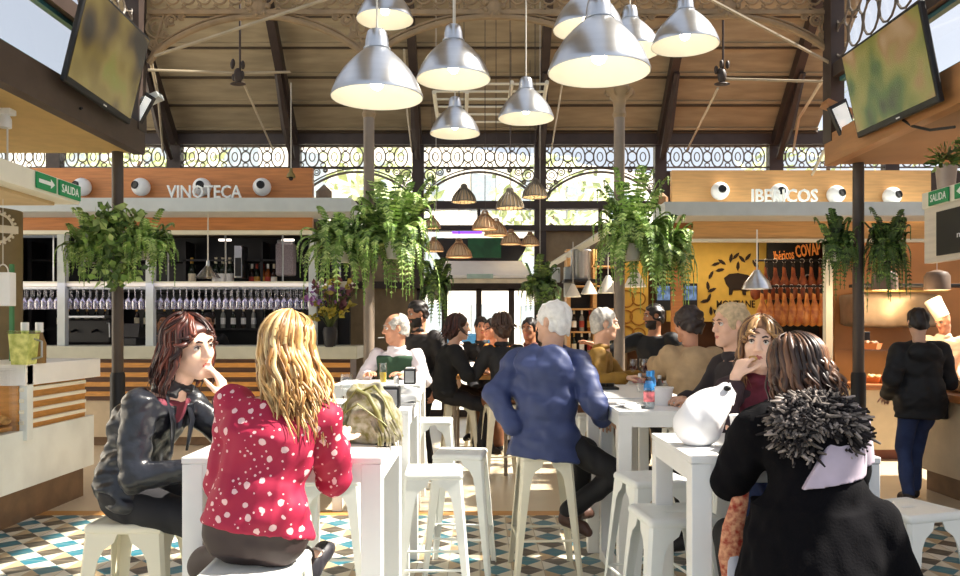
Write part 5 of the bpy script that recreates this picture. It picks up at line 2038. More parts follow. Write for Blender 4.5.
for a in (-.3, .25):
    b = MB()
    b.box((0, 0, .022), (.17, .012, .003), Matrix.Rotation(a, 3, 'Z'))
    b.ell(Matrix.Rotation(a, 3, 'Z') @ V((.08, 0, .022)), (.02, .012, .004), 8)
    b.build('fork' if a < 0 else 'knife', m_steel, t, smooth=True)
t = thing('crumpled_napkin', 'crumpled white napkin on the plate edge by the water bottle', 'napkin', (.90, 4.72, TH))
s = Sdf((-.06, -.05, -.002), (.06, .05, .05), .006)
s.ell((0, 0, .015), (.045, .035, .022))
s.wrinkle(.008, 90, 2)
s.plane((0, 0, .001), (0, 0, -1))
s.build('paper', m_white, t)
for i, (x, y, c, h) in enumerate(((1.20, 6.0, 0, .13), (1.25, 5.95, 1, .14), (1.30, 6.02, 2, .15), (1.33, 5.93, 1, .12))):
    t = thing('condiment_bottle', ['glass shaker with steel top on the long white table', 'dark sauce bottle beside the glass shaker', 'blue-labelled bottle among the condiments on the long table', 'short dark pepper mill nearest the paper tub'][i], 'bottle', (x, y, TH))
    MB().lathe([(0, 0), (.022, 0), (.024, h * .6), (.012, h * .8), (.012, h), (0, h)], 12).build('body', [m_tglass, m_bot[1], mat('blue_print', '3f86c4'), m_black][i], t, smooth=True)
    MB().lathe([(0, h + .012), (.015, h + .01), (.015, h * .88), (0, h * .88)], 12).build('cap', m_steel if i != 2 else mat('blue_cap', '2f7fc0'), t, smooth=True)
t = thing('serving_tray', 'dark tray of small plates under the olive sleeve', 'tray', (.93, 6.3, TH))
MB().rbox((0, 0, .01), (.3, .2, .02), .006).build('tray_body', m_black, t)
for i in range(4):
    MB().lathe([(0, .02), (.03, .02), (.035, .045), (.03, .045), (0, .03)], 12, c=(-.1 + .065 * i, 0, 0)).build('small_cup', m_darkpanel, t, smooth=True)
# far table clutter
for i in range(5):
    drink('tumbler', (-.15 + .08 * i, 8.55 + .12 * i, 1.05), 'short glass on the far wooden table')['group'] = 'glasses on the far wooden table'

# red patterned scarf hanging beside the fur-hooded coat
t = thing('patterned_scarf', 'red and orange patterned scarf hanging beside the black fur-hooded coat', 'scarf', (.0, 0, 0))
b = MB()
pts = [at(748, 456, 2.95), at(745, 475, 2.93), at(740, 500, 2.92), at(733, 528, 2.92), at(730, 556, 2.93), at(733, 580, 2.95)]
b.tube(pts, [.012, .02, .032, .04, .044, .04], 10, flat=.35, up=(0, 1, 0))
b.build('scarf_cloth', mat('red_orange_print', 'd0402a', .8, var=.3, scale=45, col2='f0b48a', bump=.3), t, smooth=True)
b = MB()
b.tube([at(733, 556, 2.92), at(736, 582, 2.93), at(738, 610, 2.94)], [.02, .034, .03], 10, flat=.35, up=(0, 1, 0))
b.build('scarf_end', mat('pale_scarf_end', 'dfe0ec', .8), t, smooth=True)

# ------------------------------------------------------------------ people
m_skin = mat('skin', 'e2b295', .5, var=.06, scale=14)
m_skin_warm = mat('warm_skin', 'cf9474', .5, var=.07, scale=14)
m_skin_pale = mat('pale_skin', 'edc4ab', .5, var=.05, scale=14)
m_skin_dim = mat('brown_skin', 'b07a5a', .5, var=.07, scale=14)
m_lip = mat('lips', 'bb6a60', .4, var=.05)
m_eye = mat('eye_white', 'dcd4cc', .35, var=0)
m_iris = mat('eye_iris', '2a1c15', .35, var=0)
UP = V((0, 0, 1))


def npv(v):
    return np.array(v, float)


def ik(a, b, l1, l2, hint):
    u = b - a
    d = min(max(u.length, abs(l1 - l2) + .01), (l1 + l2) * .995)
    u = u.normalized()
    x = (l1 * l1 - l2 * l2 + d * d) / (2 * d)
    h = math.sqrt(max(l1 * l1 - x * x, 0))
    hv = V(hint)
    hv = hv - u * hv.dot(u)
    hv = hv.normalized() if hv.length > 1e-5 else u.orthogonal().normalized()
    return a + u * x + hv * h, a + u * d


class Fig:
    FEM = dict(t=[-.16, -.06, .05, .2, .42, .7, .85, .94, 1.0], W=[.12, .165, .18, .165, .132, .155, .17, .13, .058], D=[.09, .115, .125, .115, .096, .118, .10, .08, .052])
    MAL = dict(t=[-.16, -.06, .05, .2, .42, .7, .85, .94, 1.0], W=[.12, .16, .17, .165, .16, .185, .20, .15, .065], D=[.09, .115, .12, .12, .12, .13, .112, .088, .058])

    def __init__(s, label, x, y, fwd, sex='f', k=1.0, vox=.0065, group=None, cat='person'):
        s.root = thing('person', label, cat, (x, y, 0), 0, group)
        s.o = V((x, y, 0))
        s.f = V((fwd[0], fwd[1], 0)).normalized()
        s.r = V((s.f.y, -s.f.x, 0))
        s.sex, s.k, s.vox = sex, k, vox
        s.prof = s.FEM if sex == 'f' else s.MAL
        s.sh = (.165 if sex == 'f' else .19) * k

    def L(s, p):
        return V(p) - s.o

    def loc(s, r, f, u):
        return s.r * r + s.f * f + UP * u

    # --- pose
    def spine(s, hip, lean=.1, side=0.0, bend=.03, twist=0.0, tl=.5):
        s.P = hip
        a = (UP + s.f * math.tan(lean) + s.r * math.tan(side)).normalized()
        s.a = a
        s.N = s.P + a * (tl * s.k)
        s.tr = Matrix.Rotation(twist, 3, 'Z') @ s.r
        s.tr = (s.tr - a * s.tr.dot(a)).normalized()
        s.tn = a.cross(s.tr) * 1.0
        if s.tn.dot(s.f) < 0:
            s.tn = -s.tn
        s.bend = bend * s.k
        s.S = [s.N - a * .055 * s.k - s.tr * s.sh - s.tn * s.bend * .3, s.N - a * .055 * s.k + s.tr * s.sh - s.tn * s.bend * .3]
        s.J = {}
        return s

    def sit(s, seat=SH, **kw):
        return s.spine(V((0, 0, seat + .10 * s.k)), **kw)

    def stand(s, leg=.90, **kw):
        return s.spine(V((0, 0, leg * s.k)), **kw)

    def head(s, look=None, pitch=0.0, roll=0.0, off=(0, 0, 0), hs=1.0):
        h = V(look).normalized() if look is not None else s.f.copy()
        hf = V((h.x, h.y, 0)).normalized()
        hr = V((hf.y, -hf.x, 0))
        R = Matrix.Rotation(pitch, 3, hr) @ Matrix.Rotation(roll, 3, hf)
        s.hr, s.hf, s.hu = R @ hr, R @ hf, R @ UP
        s.hs = hs * s.k
        s.H = s.N + (s.a * .55 + UP * .45).normalized() * .195 * s.hs + s.f * .02 + V(off)
        return s

    def hp(s, x, y, z):
        """Head-frame point (right, forward, up)."""
        q = s.hs
        return s.H + s.hr * (x * q) + s.hf * (y * q) + s.hu * (z * q)

    def arm(s, i, wrist, hint):
        w = V(wrist)
        e, w2 = ik(s.S[i], w, .285 * s.k, .25 * s.k, hint)
        s.J['E%d' % i], s.J['W%d' % i] = e, w2
        return s

    def leg(s, i, ankle, hint, toe=None):
        sg = -1 if i == 0 else 1
        hip = s.P + s.r * (sg * .085 * s.k) - UP * .01
        kn, an = ik(hip, V(ankle), .43 * s.k, .42 * s.k, hint)
        s.J['H%d' % i], s.J['K%d' % i], s.J['A%d' % i] = hip, kn, an
        t = V(toe) if toe is not None else s.f
        s.J['T%d' % i] = an + t.normalized() * .14 * s.k - UP * .05 * s.k
        return s

    def legs_sit(s, spread=.1, fwd=.3, foot=.3):
        for i, sg in ((0, -1), (1, 1)):
            s.leg(i, s.loc(sg * spread, fwd, foot), s.f + UP * .35)
        return s

    def legs_stand(s, step=.0):
        for i, sg in ((0, -1), (1, 1)):
            s.leg(i, s.loc(sg * .085 * s.k, sg * step, .085), s.f)
        return s

    def arms_down(s):
        for i, sg in ((0, -1), (1, 1)):
            s.arm(i, s.S[i] + s.loc(sg * .05, .08, -.5 * s.k), -s.f + s.r * sg * .3)
        return s

    def arms_table(s, z=1.12, reach=.36, w=.12):
        for i, sg in ((0, -1), (1, 1)):
            s.arm(i, V((0, 0, z)) + s.r * (sg * w) + s.f * reach, s.r * sg * .7 - UP + s.f * .1)
        return s

    # --- solid pieces
    def bounds(s, pts, m):
        a = np.array([npv(p) for p in pts])
        return a.min(0) - m, a.max(0) + m

    def torso(s, S, inf=0.0, t0=-.12, t1=1.0, k=.03, W=None, D=None):
        P, a, r, n = npv(s.P), npv(s.a), npv(s.tr), npv(s.tn)
        Ln = (s.N - s.P).length
        tt = np.array(s.prof['t'])
        Ws = np.array(W if W is not None else s.prof['W']) * s.k + inf
        Ds = np.array(D if D is not None else s.prof['D']) * s.k + inf
        bd = s.bend

        def fn(X, Y, Z):
            x, y, z = X - P[0], Y - P[1], Z - P[2]
            t = (x * a[0] + y * a[1] + z * a[2]) / Ln
            tc = np.clip(t, t0, t1)
            u = x * r[0] + y * r[1] + z * r[2]
            v = x * n[0] + y * n[1] + z * n[2] + bd * 4 * np.clip(tc, 0, 1) * (1 - np.clip(tc, 0, 1))
            w, d_ = np.interp(tc, tt, Ws), np.interp(tc, tt, Ds)
            d = ((np.abs(u / w) ** 2.4 + np.abs(v / d_) ** 2.4) ** (1 / 2.4) - 1) * np.minimum(w, d_)
            dz = (t - tc) * Ln
            return np.where(np.abs(dz) > 1e-6, np.sqrt(np.maximum(d, 0) ** 2 + dz * dz), d).astype(np.float32)
        lo, hi = s.bounds([s.P + s.a * (t0 * Ln), s.N], .26 * s.k + inf)
        return S.op(fn, lo, hi, k)

    def sleeve(s, S, i, inf=0.0, upto=1.0, k=.03, fat=1.0):
        q = s.k * (1.0 if s.sex == 'f' else 1.12)
        A, E, W = s.S[i], s.J['E%d' % i], s.J['W%d' % i]
        S.cone(A, E, .052 * q * fat + inf, .043 * q * fat + inf, k)
        if upto > 0:
            e = E.lerp(W, upto)
            S.cone(E, e, .043 * q * fat + inf, (.043 - .015 * upto) * q * fat + inf, .015)
        return S

    def hand(s, S, i, u, n, curl=.35, spread=.1, side=None):
        """u: from the wrist along the hand, n: where the palm faces."""
        W = s.J['W%d' % i]
        u = V(u).normalized()
        n = V(n)
        n = (n - u * n.dot(u)).normalized()
        sd = u.cross(n) * (1 if i == 0 else -1)         # towards the thumb
        q = s.k * (.95 if s.sex == 'f' else 1.06)
        kn = []
        for j, off in enumerate((.030, .010, -.010, -.029)):
            b = W + u * ((.088, .092, .088, .08)[j] * q) + sd * (off * q)
            S.cone(W + sd * (off * .55 * q), b, .015 * q, .0115 * q, .014)
            kn.append(b)
        for j, ln in enumerate((.072, .08, .074, .058)):
            d, p = (u + sd * spread * (.6 - .45 * j)).normalized(), kn[j]
            c = curl[j] if isinstance(curl, (list, tuple)) else curl
            for fr, r0, r1 in ((.45, .0098, .009), (.3, .009, .0082), (.25, .0082, .007)):
                ax = d.cross(n).normalized()
                d = (Matrix.Rotation(c, 3, ax) @ d).normalized()
                e = p + d * (ln * fr * q)
                S.cone(p, e, r0 * q, r1 * q, .004)
                p = e
        p = W + u * .022 * q + sd * .024 * q
        d = (u * .7 + sd * .62 + n * .35).normalized()
        for ln, r0, r1 in ((.044, .015, .0115), (.034, .0115, .0098), (.028, .0098, .0078)):
            e = p + d * ln * q
            S.cone(p, e, r0 * q, r1 * q, .008)
            p = e
            d = (d * .8 + u * .35 + n * .12).normalized()

    def head_solid(s, S):
        q = s.hs
        A = np.array([npv(s.hr), npv(s.hf), npv(s.hu)]).T
        C, E = S.cone, S.ell
        h = s.hp
        C(s.N - s.a * .02, h(0, -.022, -.06), .056 * q * (1 if s.sex == 'f' else 1.15), .052 * q * (1 if s.sex == 'f' else 1.12), .03)
        E(h(0, -.014, .034), [.074 * q, .095 * q, .085 * q], A, .02)
        E(h(0, .022, -.032), [.059 * q, .066 * q, .082 * q], A, .03)
        C(h(-.014, .066, -.098), h(.014, .066, -.098), .018 * q, .018 * q, .03)
        for sx in (-1, 1):
            C(h(sx * .052, .0, -.055), h(sx * .02, .058, -.095), .017 * q, .016 * q, .03)
            E(h(sx * .037, .055, -.022), [.024 * q] * 3, None, .02)
            E(h(sx * .075, -.008, -.002), [.011 * q, .02 * q, .031 * q], A, .008)
        C(h(-.038, .074, .034), h(.038, .074, .034), .013 * q, .013 * q, .02)
        for sx in (-1, 1):
            E(h(sx * .031, .098, .011), [.017 * q, .017 * q, .012 * q], A, .014, 's')
        C(h(0, .084, .018), h(0, .106, -.024), .0095 * q, .0125 * q, .012)
        for sx in (-1, 1):
            E(h(sx * .012, .095, -.028), [.0095 * q] * 3, None, .008)
        C(h(-.02, .082, -.055), h(.02, .082, -.055), .0085 * q, .0085 * q, .006)
        C(h(-.016, .080, -.069), h(.016, .080, -.069), .0095 * q, .0095 * q, .006)
        C(h(-.022, .092, -.0615), h(.022, .092, -.0615), .003 * q, .003 * q, .004, 's')

    def body(s, skin=None, hands=(), beard=None):
        pts = [s.P, s.N, s.H + s.hu * .16, s.H - s.hu * .16, s.H + s.hf * .14, s.H - s.hf * .14] + list(s.S) + list(s.J.values())
        lo, hi = s.bounds(pts, .12 * s.k)
        for i, u, n, c in hands:
            w = s.J['W%d' % i]
            lo, hi = np.minimum(lo, npv(w) - .2), np.maximum(hi, npv(w) + .2)
        S = Sdf(lo, hi, s.vox)
        s.torso(S, -.006)
        for i in (0, 1):
            s.sleeve(S, i, -.004)
            if 'K%d' % i in s.J:
                H_, K, A, T = (s.J['%s%d' % (c, i)] for c in 'HKAT')
                S.cone(H_, K, .08 * s.k, .055 * s.k, .03)
                S.cone(K, A, .052 * s.k, .036 * s.k, .015)
                S.cone(A - UP * .02, T, .034 * s.k, .028 * s.k, .02)
        done = set()
        for i, u, n, c in hands:
            s.hand(S, i, u, n, c)
            done.add(i)
        for i in (0, 1):
            if i not in done:
                d = (s.J['W%d' % i] - s.J['E%d' % i]).normalized()
                s.hand(S, i, d, (-UP if abs(d.z) < .7 else -s.r * (1 if i else -1)), .4)
        s.head_solid(S)
        c = npv(s.hp(0, .088, -.062))
        A = np.array([npv(s.hr), npv(s.hf), npv(s.hu)]).T
        q = s.hs

        def lips(p):
            u = (p - c) @ A
            return (u[:, 0] / (.0205 * q)) ** 2 + (u[:, 1] / (.02 * q)) ** 2 + (u[:, 2] / (.0085 * q)) ** 2 < 1
        
        def chin_hair(p):
            u = (p - npv(s.H)) @ A / q
            return (u[:, 2] < -.038) & (u[:, 2] > -.135) & (u[:, 1] > .0) & (u[:, 2] < -.03 - .5 * np.maximum(.03 - u[:, 1], 0)) & (np.abs(u[:, 0]) < .09)
        paint = ([(2, chin_hair)] if beard else []) + [(1, lips)]
        s.bodyob = S.build('body', [skin or m_skin, m_lip] + ([beard] if beard else []), s.root, paint=paint)
        return s

    def face(s, brow, look=(0, 0), bw=.0035):
        q = s.hs
        A = Matrix((s.hr, s.hf, s.hu)).transposed()
        for sx in (-1, 1):
            b = MB()
            c = s.hp(sx * .031, .0755, .0105)
            b.ell(c, .0128 * q, 16)
            b.mi = 1
            d = (s.hf + s.hr * look[0] + s.hu * look[1]).normalized()
            b.ell(c + d * .0066 * q, .0074 * q, 10)
            b.build('eye', [m_eye, m_iris], s.root, smooth=True)
            b = MB()
            b.tube([s.hp(sx * .014, .0925, .030), s.hp(sx * .03, .0905, .0365), s.hp(sx * .046, .079, .031)], [bw * q, bw * 1.3 * q, bw * .6 * q], 6)
            b.build('eyebrow', brow, s.root, smooth=True)
            b = MB()
            b.tube([s.hp(sx * .0185, .0868, .0125), s.hp(sx * .025, .0905, .0185), s.hp(sx * .035, .0895, .019), s.hp(sx * .0445, .080, .0125)], [.0016 * q, .0026 * q, .0028 * q, .0016 * q], 6)
            b.build('eyelashes', brow, s.root, smooth=True)
        return s

    # --- clothes
    def top(s, name, m, inf=.018, hem=-.1, cuff=.95, fold=.006, freq=26, seed=1, neck=.98, fat=1.0, collar=0.0, hood=0.0, cut=None, W=None, D=None, extra=None, paint=None, mats=None, upto=True):
        pts = [s.P + s.a * hem * .6, s.N + s.a * .1] + list(s.S) + [s.J[k_] for k_ in s.J if k_[0] in 'EW']
        lo, hi = s.bounds(pts, .25 * s.k)
        S = Sdf(lo, hi, s.vox)
        s.torso(S, inf * .8 - .004, hem, neck, W=W, D=D)
        for i in (0, 1):
            s.sleeve(S, i, inf * .8, cuff, .02, fat)
        if collar > 0:
            A = np.array([npv(s.tr), npv(s.tn), npv(s.a)]).T
            S.ell(s.N + s.a * .02, [.085 * s.k, .08 * s.k, collar], A, .02)
            S.cone(s.N, s.N + s.a * .2, .055 * s.k, .075 * s.k, 0, 's')
        if hood > 0:
            A = np.array([npv(s.tr), npv(s.tn), npv(s.a)]).T
            S.ell(s.N - s.a * .075 - s.tn * (.115 + s.bend * .5), [.145 * hood, .07 * hood, .10 * hood], A, .012)
            S.ell(s.N - s.a * .0 - s.tn * .02, [.13 * hood, .11 * hood, .055 * hood], A, .03)
            S.ell(s.N + s.a * .06 - s.tn * .06, [.085 * hood, .085 * hood, .07], A, .01, 's')
        if extra:
            extra(S)
        if fold:
            S.wrinkle(fold, freq, seed, (1, 1, 1.6))
            S.wrinkle(fold * .5, freq * 2.3, seed + 7, (1, 1, 1.4))
        if cut:
            for p, n in cut:
                S.plane(p, n)
        return S.build(name, mats or m, s.root, paint=paint)

    def bottoms(s, name, m, inf=.016, upto=.96, fold=.005, seed=3, hip=.04):
        pts = [s.P + s.a * .15, s.P - UP * .15] + [s.J[k_] for k_ in s.J if k_[0] in 'HKA']
        lo, hi = s.bounds(pts, .24 * s.k)
        S = Sdf(lo, hi, s.vox)
        s.torso(S, inf - .004, -.14, hip)
        for i in (0, 1):
            H_, K, A = (s.J['%s%d' % (c, i)] for c in 'HKA')
            S.cone(H_, K, .085 * s.k + inf * .6, .058 * s.k + inf * .8, .04)
            S.cone(K, K.lerp(A, upto), .056 * s.k + inf * .8, .042 * s.k + inf, .015)
        if fold:
            S.wrinkle(fold, 34, seed)
        return S.build(name, m, s.root)

    def shoes(s, m, m2=None):
        for i in (0, 1):
            A, T = s.J['A%d' % i], s.J['T%d' % i]
            d = (T - A).normalized()
            lo, hi = s.bounds([A, T], .12)
            S = Sdf(lo, hi, min(s.vox, .008))
            S.cone(A - UP * .015, A - UP * .045 - d * .01, .044 * s.k, .04 * s.k, .02)
            S.cone(A - UP * .045, T, .044 * s.k, .038 * s.k, .02)
            S.cone(T, T + d * .05 * s.k, .038 * s.k, .03 * s.k, .02)
            o = S.build('shoe', m, s.root)
            if m2:
                b = MB()
                n = UP - d * d.z
                for j in range(4):
                    c = A.lerp(T, .35 + .18 * j) + UP * (.02 - .006 * j)
                    sd = d.cross(UP).normalized()
                    b.tube([c - sd * .026, c + UP * .012, c + sd * .026], .004, 5)
                b.build('laces', m2, o)
        return s

    # --- hair
    def hair(s, m, style='short', locks=0, length=.25, wave=.012, lw=.011, seed=0, azmin=62, drift=(0, 0, 0), vol=1.0, mats=None, part=0.0, mass=True, tip=.45, spread=.05, frizz=.0):
        q = s.hs
        A = np.array([npv(s.hr), npv(s.hf), npv(s.hu)]).T
        h = s.hp
        lo, hi = s.bounds([s.H, s.H + s.hu * .1, s.H - UP * .14 * q - s.hf * .05], .18 * q)
        S = Sdf(lo, hi, min(s.vox, .009))
        g = .006 * vol
        S.ell(h(0, -.018, .036), [(.079 + g) * q, (.099 + g) * q, (.089 + g) * q], A, 0)
        S.ell(h(0, -.035, -.03), [(.068 + g) * q, (.075 + g) * q, (.075 + g) * q], A, .03)
        if style == 'short':
            S.ell(h(0, .115, -.035), [.085 * q, .10 * q, .118 * q], A, .01, 's')
            S.plane(h(0, -.03, -.05), -s.hu + s.hf * .45)
            for sx in (-1, 1):
                S.ell(h(sx * .078, -.004, -.005), [.018 * q, .022 * q, .035 * q], A, .008, 's')
            S.wrinkle(.005 * vol, 75, seed)
            S.plane(h(0, .052, 0), s.hf - s.hu * .9)
        elif style == 'bald':
            S.ell(h(0, .115, -.035), [.085 * q, .10 * q, .118 * q], A, .01, 's')
            S.ell(h(0, .06, .13), [.068 * q, .115 * q, .085 * q], A, .01, 's')
            S.plane(h(0, -.03, -.05), -s.hu + s.hf * .45)
            for sx in (-1, 1):
                S.ell(h(sx * .078, -.004, -.005), [.018 * q, .022 * q, .035 * q], A, .008, 's')
            S.wrinkle(.004, 80, seed)
        else:
            S.ell(h(part * .02, .118, -.045), [.068 * q, .098 * q, .128 * q], A, .012, 's')
            if mass:
                b0 = h(0, -.05, -.03)
                e = b0 - UP * max(length * .55, .05) + V(drift) * .6 - s.hf * .01
                S.cone(b0, e, .07 * q * vol, .045 * q * vol, .03)
            S.wrinkle(.005, 60, seed)
        ex = None
        if locks:
            ex = MB()
            rnd = random.Random(seed)
            for j in range(locks):
                sgn = 1 if j % 2 else -1
                az = math.radians(azmin + (180 - azmin) * rnd.random() ** .8) * sgn
                out = rnd.uniform(-.004, .012)
                rx, ry, rz = .080 + g + out, .101 + g + out, .091 + g + out
                pts = []
                th0 = math.radians(rnd.uniform(4, 40) if rnd.random() < .7 else rnd.uniform(30, 80))
                th1 = math.radians(rnd.uniform(92, 108))
                bang = abs(az) < math.radians(56)
                if bang:
                    th1 = math.radians(66 + max(0, math.degrees(abs(az)) - 20) * 1.05)
                    th0 = min(th0, math.radians(30))
                for t in range(7):
                    th = th0 + (th1 - th0) * t / 6
                    aa = az * (1 if abs(az) > 1.9 else (.45 + .55 * min(1, t / 3)))
                    pts.append(h(math.sin(th) * math.sin(aa) * rx, math.sin(th) * math.cos(aa) * ry - .018, math.cos(th) * rz + .036))
                d0 = (s.hr * math.sin(az) + s.hf * math.cos(az))
                ll = length * rnd.uniform(.55, 1.08) * (.1 if bang else 1)
                base = pts[-1]
                ph, fq = rnd.uniform(0, 6.28), rnd.uniform(.8, 1.3)
                amp = wave * rnd.uniform(.5, 1.4)
                dr = V(drift) + V((rnd.gauss(0, spread), rnd.gauss(0, spread), 0))
                nn = 12
                for t in range(1, nn + 1):
                    u = t / nn
                    w = math.sin(u * 9 * fq + ph) * amp * min(1, u * 2.5)
                    w2 = math.cos(u * 8 * fq + ph * 1.7) * amp * min(1, u * 2.5)
                    pts.append(base - UP * ll * u + d0 * (.012 * math.sin(u * PI)) + dr * u ** 1.4 + s.hr * w + s.hf * w2 * .6)
                w0 = lw * rnd.uniform(.6, 1.3)
                rs = [w0 * (.35 + .65 * min(1, i / 4)) * (1 - (max(0, i / (len(pts) - 1) - tip) / (1 - tip)) ** 2 * .9) for i in range(len(pts))]
                ex.mi = rnd.choice(range(len(mats))) if mats else 0
                ex.tube(pts, rs, 6, flat=.45)
        ob = S.build('hair', mats or m, s.root, extra=ex)
        if ex is not None and mats:
            n0 = len(ob.data.polygons) - len(ex.m)
            mi = np.zeros(len(ob.data.polygons), np.int32)
            mi[n0:] = ex.m
            ob.data.polygons.foreach_set('material_index', mi)
        return ob


# cloth materials
m_leather = mat('black_leather', '1d1f26', .32, var=.25, scale=9, bump=.35, bscale=28, coat=.25)
m_blacktr = mat('black_trouser', '16151a', .75, var=.2)
m_browntr = mat('dark_brown_trouser', '3a2c2a', .6, var=.15)
m_burg = mat('burgundy_knit', '6a2434', .8, var=.15, scale=30)
m_coat = mat('black_wool_coat', '0b0a0e', .95, var=.2, scale=8, bump=.2, bscale=120, spec=.15)
m_puffer = mat('black_jacket', '0e0f13', .7, var=.2)
m_jeans = mat('blue_jeans', '27375f', .8, var=.2, scale=10)
m_shoe = mat('dark_shoe', '1f1c1d', .5, var=.1)
m_white_cloth = mat('white_shirt', 'f0ebe8', .8, var=.04)


def blouse_mat():
    """Raspberry red cloth with a scattered print of small pale shapes."""
    m = bpy.data.materials.new('raspberry_print')
    m.use_nodes = True
    nt = m.node_tree
    b = nt.nodes['Principled BSDF']
    L, N = nt.links.new, nt.nodes.new
    tc = N('ShaderNodeTexCoord')
    mp = N('ShaderNodeMapping')
    mp.inputs['Scale'].default_value = (20, 14, 20)
    mp.inputs['Rotation'].default_value = (0, .5, 0)
    L(tc.outputs['Object'], mp.inputs[0])
    no = N('ShaderNodeTexNoise')
    no.inputs['Scale'].default_value = 60
    L(tc.outputs['Object'], no.inputs['Vector'])
    outs = []
    for sc, thr, off in ((1.0, .23, 0), (2.05, .17, 3.3)):
        m2 = N('ShaderNodeMapping')
        m2.inputs['Scale'].default_value = (sc,) * 3
        m2.inputs['Location'].default_value = (off, off, off)
        L(mp.outputs[0], m2.inputs[0])
        vo = N('ShaderNodeTexVoronoi')
        vo.inputs['Scale'].default_value = 1
        vo.inputs['Randomness'].default_value = .45
        L(m2.outputs[0], vo.inputs['Vector'])
        ad = N('ShaderNodeMath')
        ad.operation = 'MULTIPLY_ADD'
        ad.inputs[1].default_value = .22
        L(no.outputs[0], ad.inputs[0])
        L(vo.outputs['Distance'], ad.inputs[2])
        lt = N('ShaderNodeMath')
        lt.operation = 'LESS_THAN'
        lt.inputs[1].default_value = thr + .11
        L(ad.outputs[0], lt.inputs[0])
        outs.append(lt.outputs[0])
    mx = N('ShaderNodeMath')
    mx.operation = 'MAXIMUM'
    L(outs[0], mx.inputs[0])
    L(outs[1], mx.inputs[1])
    mix = N('ShaderNodeMix')
    mix.data_type = 'RGBA'
    mix.inputs[6].default_value = lin('a8183f') + (1,)
    mix.inputs[7].default_value = lin('ecc4c4') + (1,)
    L(mx.outputs[0], mix.inputs[0])
    L(mix.outputs[2], b.inputs['Base Color'])
    b.inputs['Roughness'].default_value = .7
    return m


m_blouse = blouse_mat()
h_auburn = [mat('auburn_hair', '4a241c', .4, var=.3, scale=20), mat('auburn_hair_light', '6e3626', .4, var=.3, scale=20), mat('auburn_hair_dark', '301613', .4, var=.2, scale=20)]
h_blonde = [mat('blonde_hair', 'b98f55', .4, var=.3, scale=20), mat('blonde_hair_light', 'dcbd85', .4, var=.2, scale=20), mat('blonde_hair_dark', '8a6234', .4, var=.25, scale=20)]
h_brown = [mat('brown_hair', '4a3226', .4, var=.3, scale=20), mat('brown_hair_light', '77523a', .4, var=.25, scale=20), mat('brown_hair_dark', '2c1d18', .4, var=.2, scale=20)]
h_lbrown = [mat('light_brown_hair', '7a5638', .4, var=.3, scale=20), mat('light_brown_hair_light', 'a98355', .4, var=.25, scale=20), mat('light_brown_hair_dark', '54382a', .4, var=.2, scale=20)]
h_dark = mat('dark_hair', '1e1614', .45, var=.3, scale=20)
h_white = mat('white_hair', 'f2efe9', .6, var=.08, scale=30, bump=.5, bscale=90)
h_grey = mat('grey_hair', 'b9b3aa', .6, var=.2, scale=30, bump=.5, bscale=90)

# 1 -- woman in the black leather jacket
p = Fig('woman with auburn hair in black leather jacket, chin resting on her hand', -1.44, 3.36, (1, -.16), 'f', .98, .006)
p.sit(lean=.34, bend=.06, twist=-.05, tl=.46)
p.head(look=(.86, -.52, 0), pitch=-.08, roll=.16, off=(.03, 0, -.015), hs=1.07)
p.arm(1, p.L((-1.12, 3.16, .99)), (-.3, -.15, -1))
chin = p.hp(.0, .07, -.12)
p.arm(0, chin + V((.085, .0, -.085)), (.7, .0, -.7))
p.legs_sit(.09, .34, .34)
p.body(m_skin_pale, hands=[(0, V((-.22, .0, 1)), V((-1, .1, -.2)), [.3, .35, .42, .5]), (1, (1, .1, -.05), (0, 0, -1), .4)])
p.face(h_auburn[2], (.05, .0))
p.bottoms('trousers', m_blacktr, .012)
p.shoes(m_shoe)
nk = p.N
p.top('leather_jacket', m_leather, .022, -.1, .93, .005, 42, 2, neck=.93, fat=1.02, collar=.05,
      extra=lambda S: (S.cone(nk + p.tn * .10, p.P + p.tn * .19 + p.a * .05, .05, .05, .015, 's')))
S2 = Sdf(*p.bounds([p.P, p.N], .2), p.vox)
p.torso(S2, .004, .0, .97)
S2.plane(p.N + p.tn * .0, -p.tn)
S2.build('shirt', m_burg, p.root)
p.hair(h_auburn[0], 'long', 260, .20, .006, .010, 5, 18, drift=(-.04, .005, 0), vol=.9, mats=h_auburn, spread=.014)
b = MB()
for sx in (-1, 1):
    a0 = p.N + p.tr * (sx * .065) + p.tn * .02 + p.a * .015
    a1 = p.N + p.tr * (sx * .07) + p.tn * .095 - p.a * .09
    a2 = p.N + p.tr * (sx * .055) + p.tn * .125 - p.a * .22
    b.tube([a0, a1, a2], [.014, .026, .012], 8, flat=.35)
b.build('lapels', m_leather, p.root, smooth=True)

# 2 -- woman in the red patterned blouse
p = Fig('blonde woman seen from behind in raspberry blouse with pale print', -.755, 2.70, (.1, 1), 'f', .95, .006)
p.sit(lean=.15, side=.14, bend=.035, tl=.49)
p.head(look=(.3, 1, 0), pitch=-.08, roll=.1, off=(.0, 0, -.02), hs=1.02)
p.arm(0, p.L((-.84, 2.98, 1.05)), (-.2, -.5, -1))
p.arm(1, p.L((-.54, 3.08, 1.115)), (.10, -.45, -.9))
p.leg(0, p.L((-.93, 3.02, .36)), p.f + UP * .3)
p.leg(1, p.L((-.66, 3.12, .65)), -p.r + p.f * .2 - UP * .3, p.f * 1.0 + p.r * .12 + UP * .35)
p.body(m_skin_pale)
p.bottoms('trousers', m_browntr, .012, .9, hip=.07)
p.shoes(mat('black_sneaker', '26242b', .5), m_white_cloth)
p.top('blouse', m_blouse, .026, .03, .8, .005, 34, 4, neck=.95, fat=.98)
p.hair(h_blonde[0], 'long', 240, .31, .012, .0095, 9, 58, drift=(.07, -.06, 0), vol=.6, mats=h_blonde, spread=.014, mass=True)

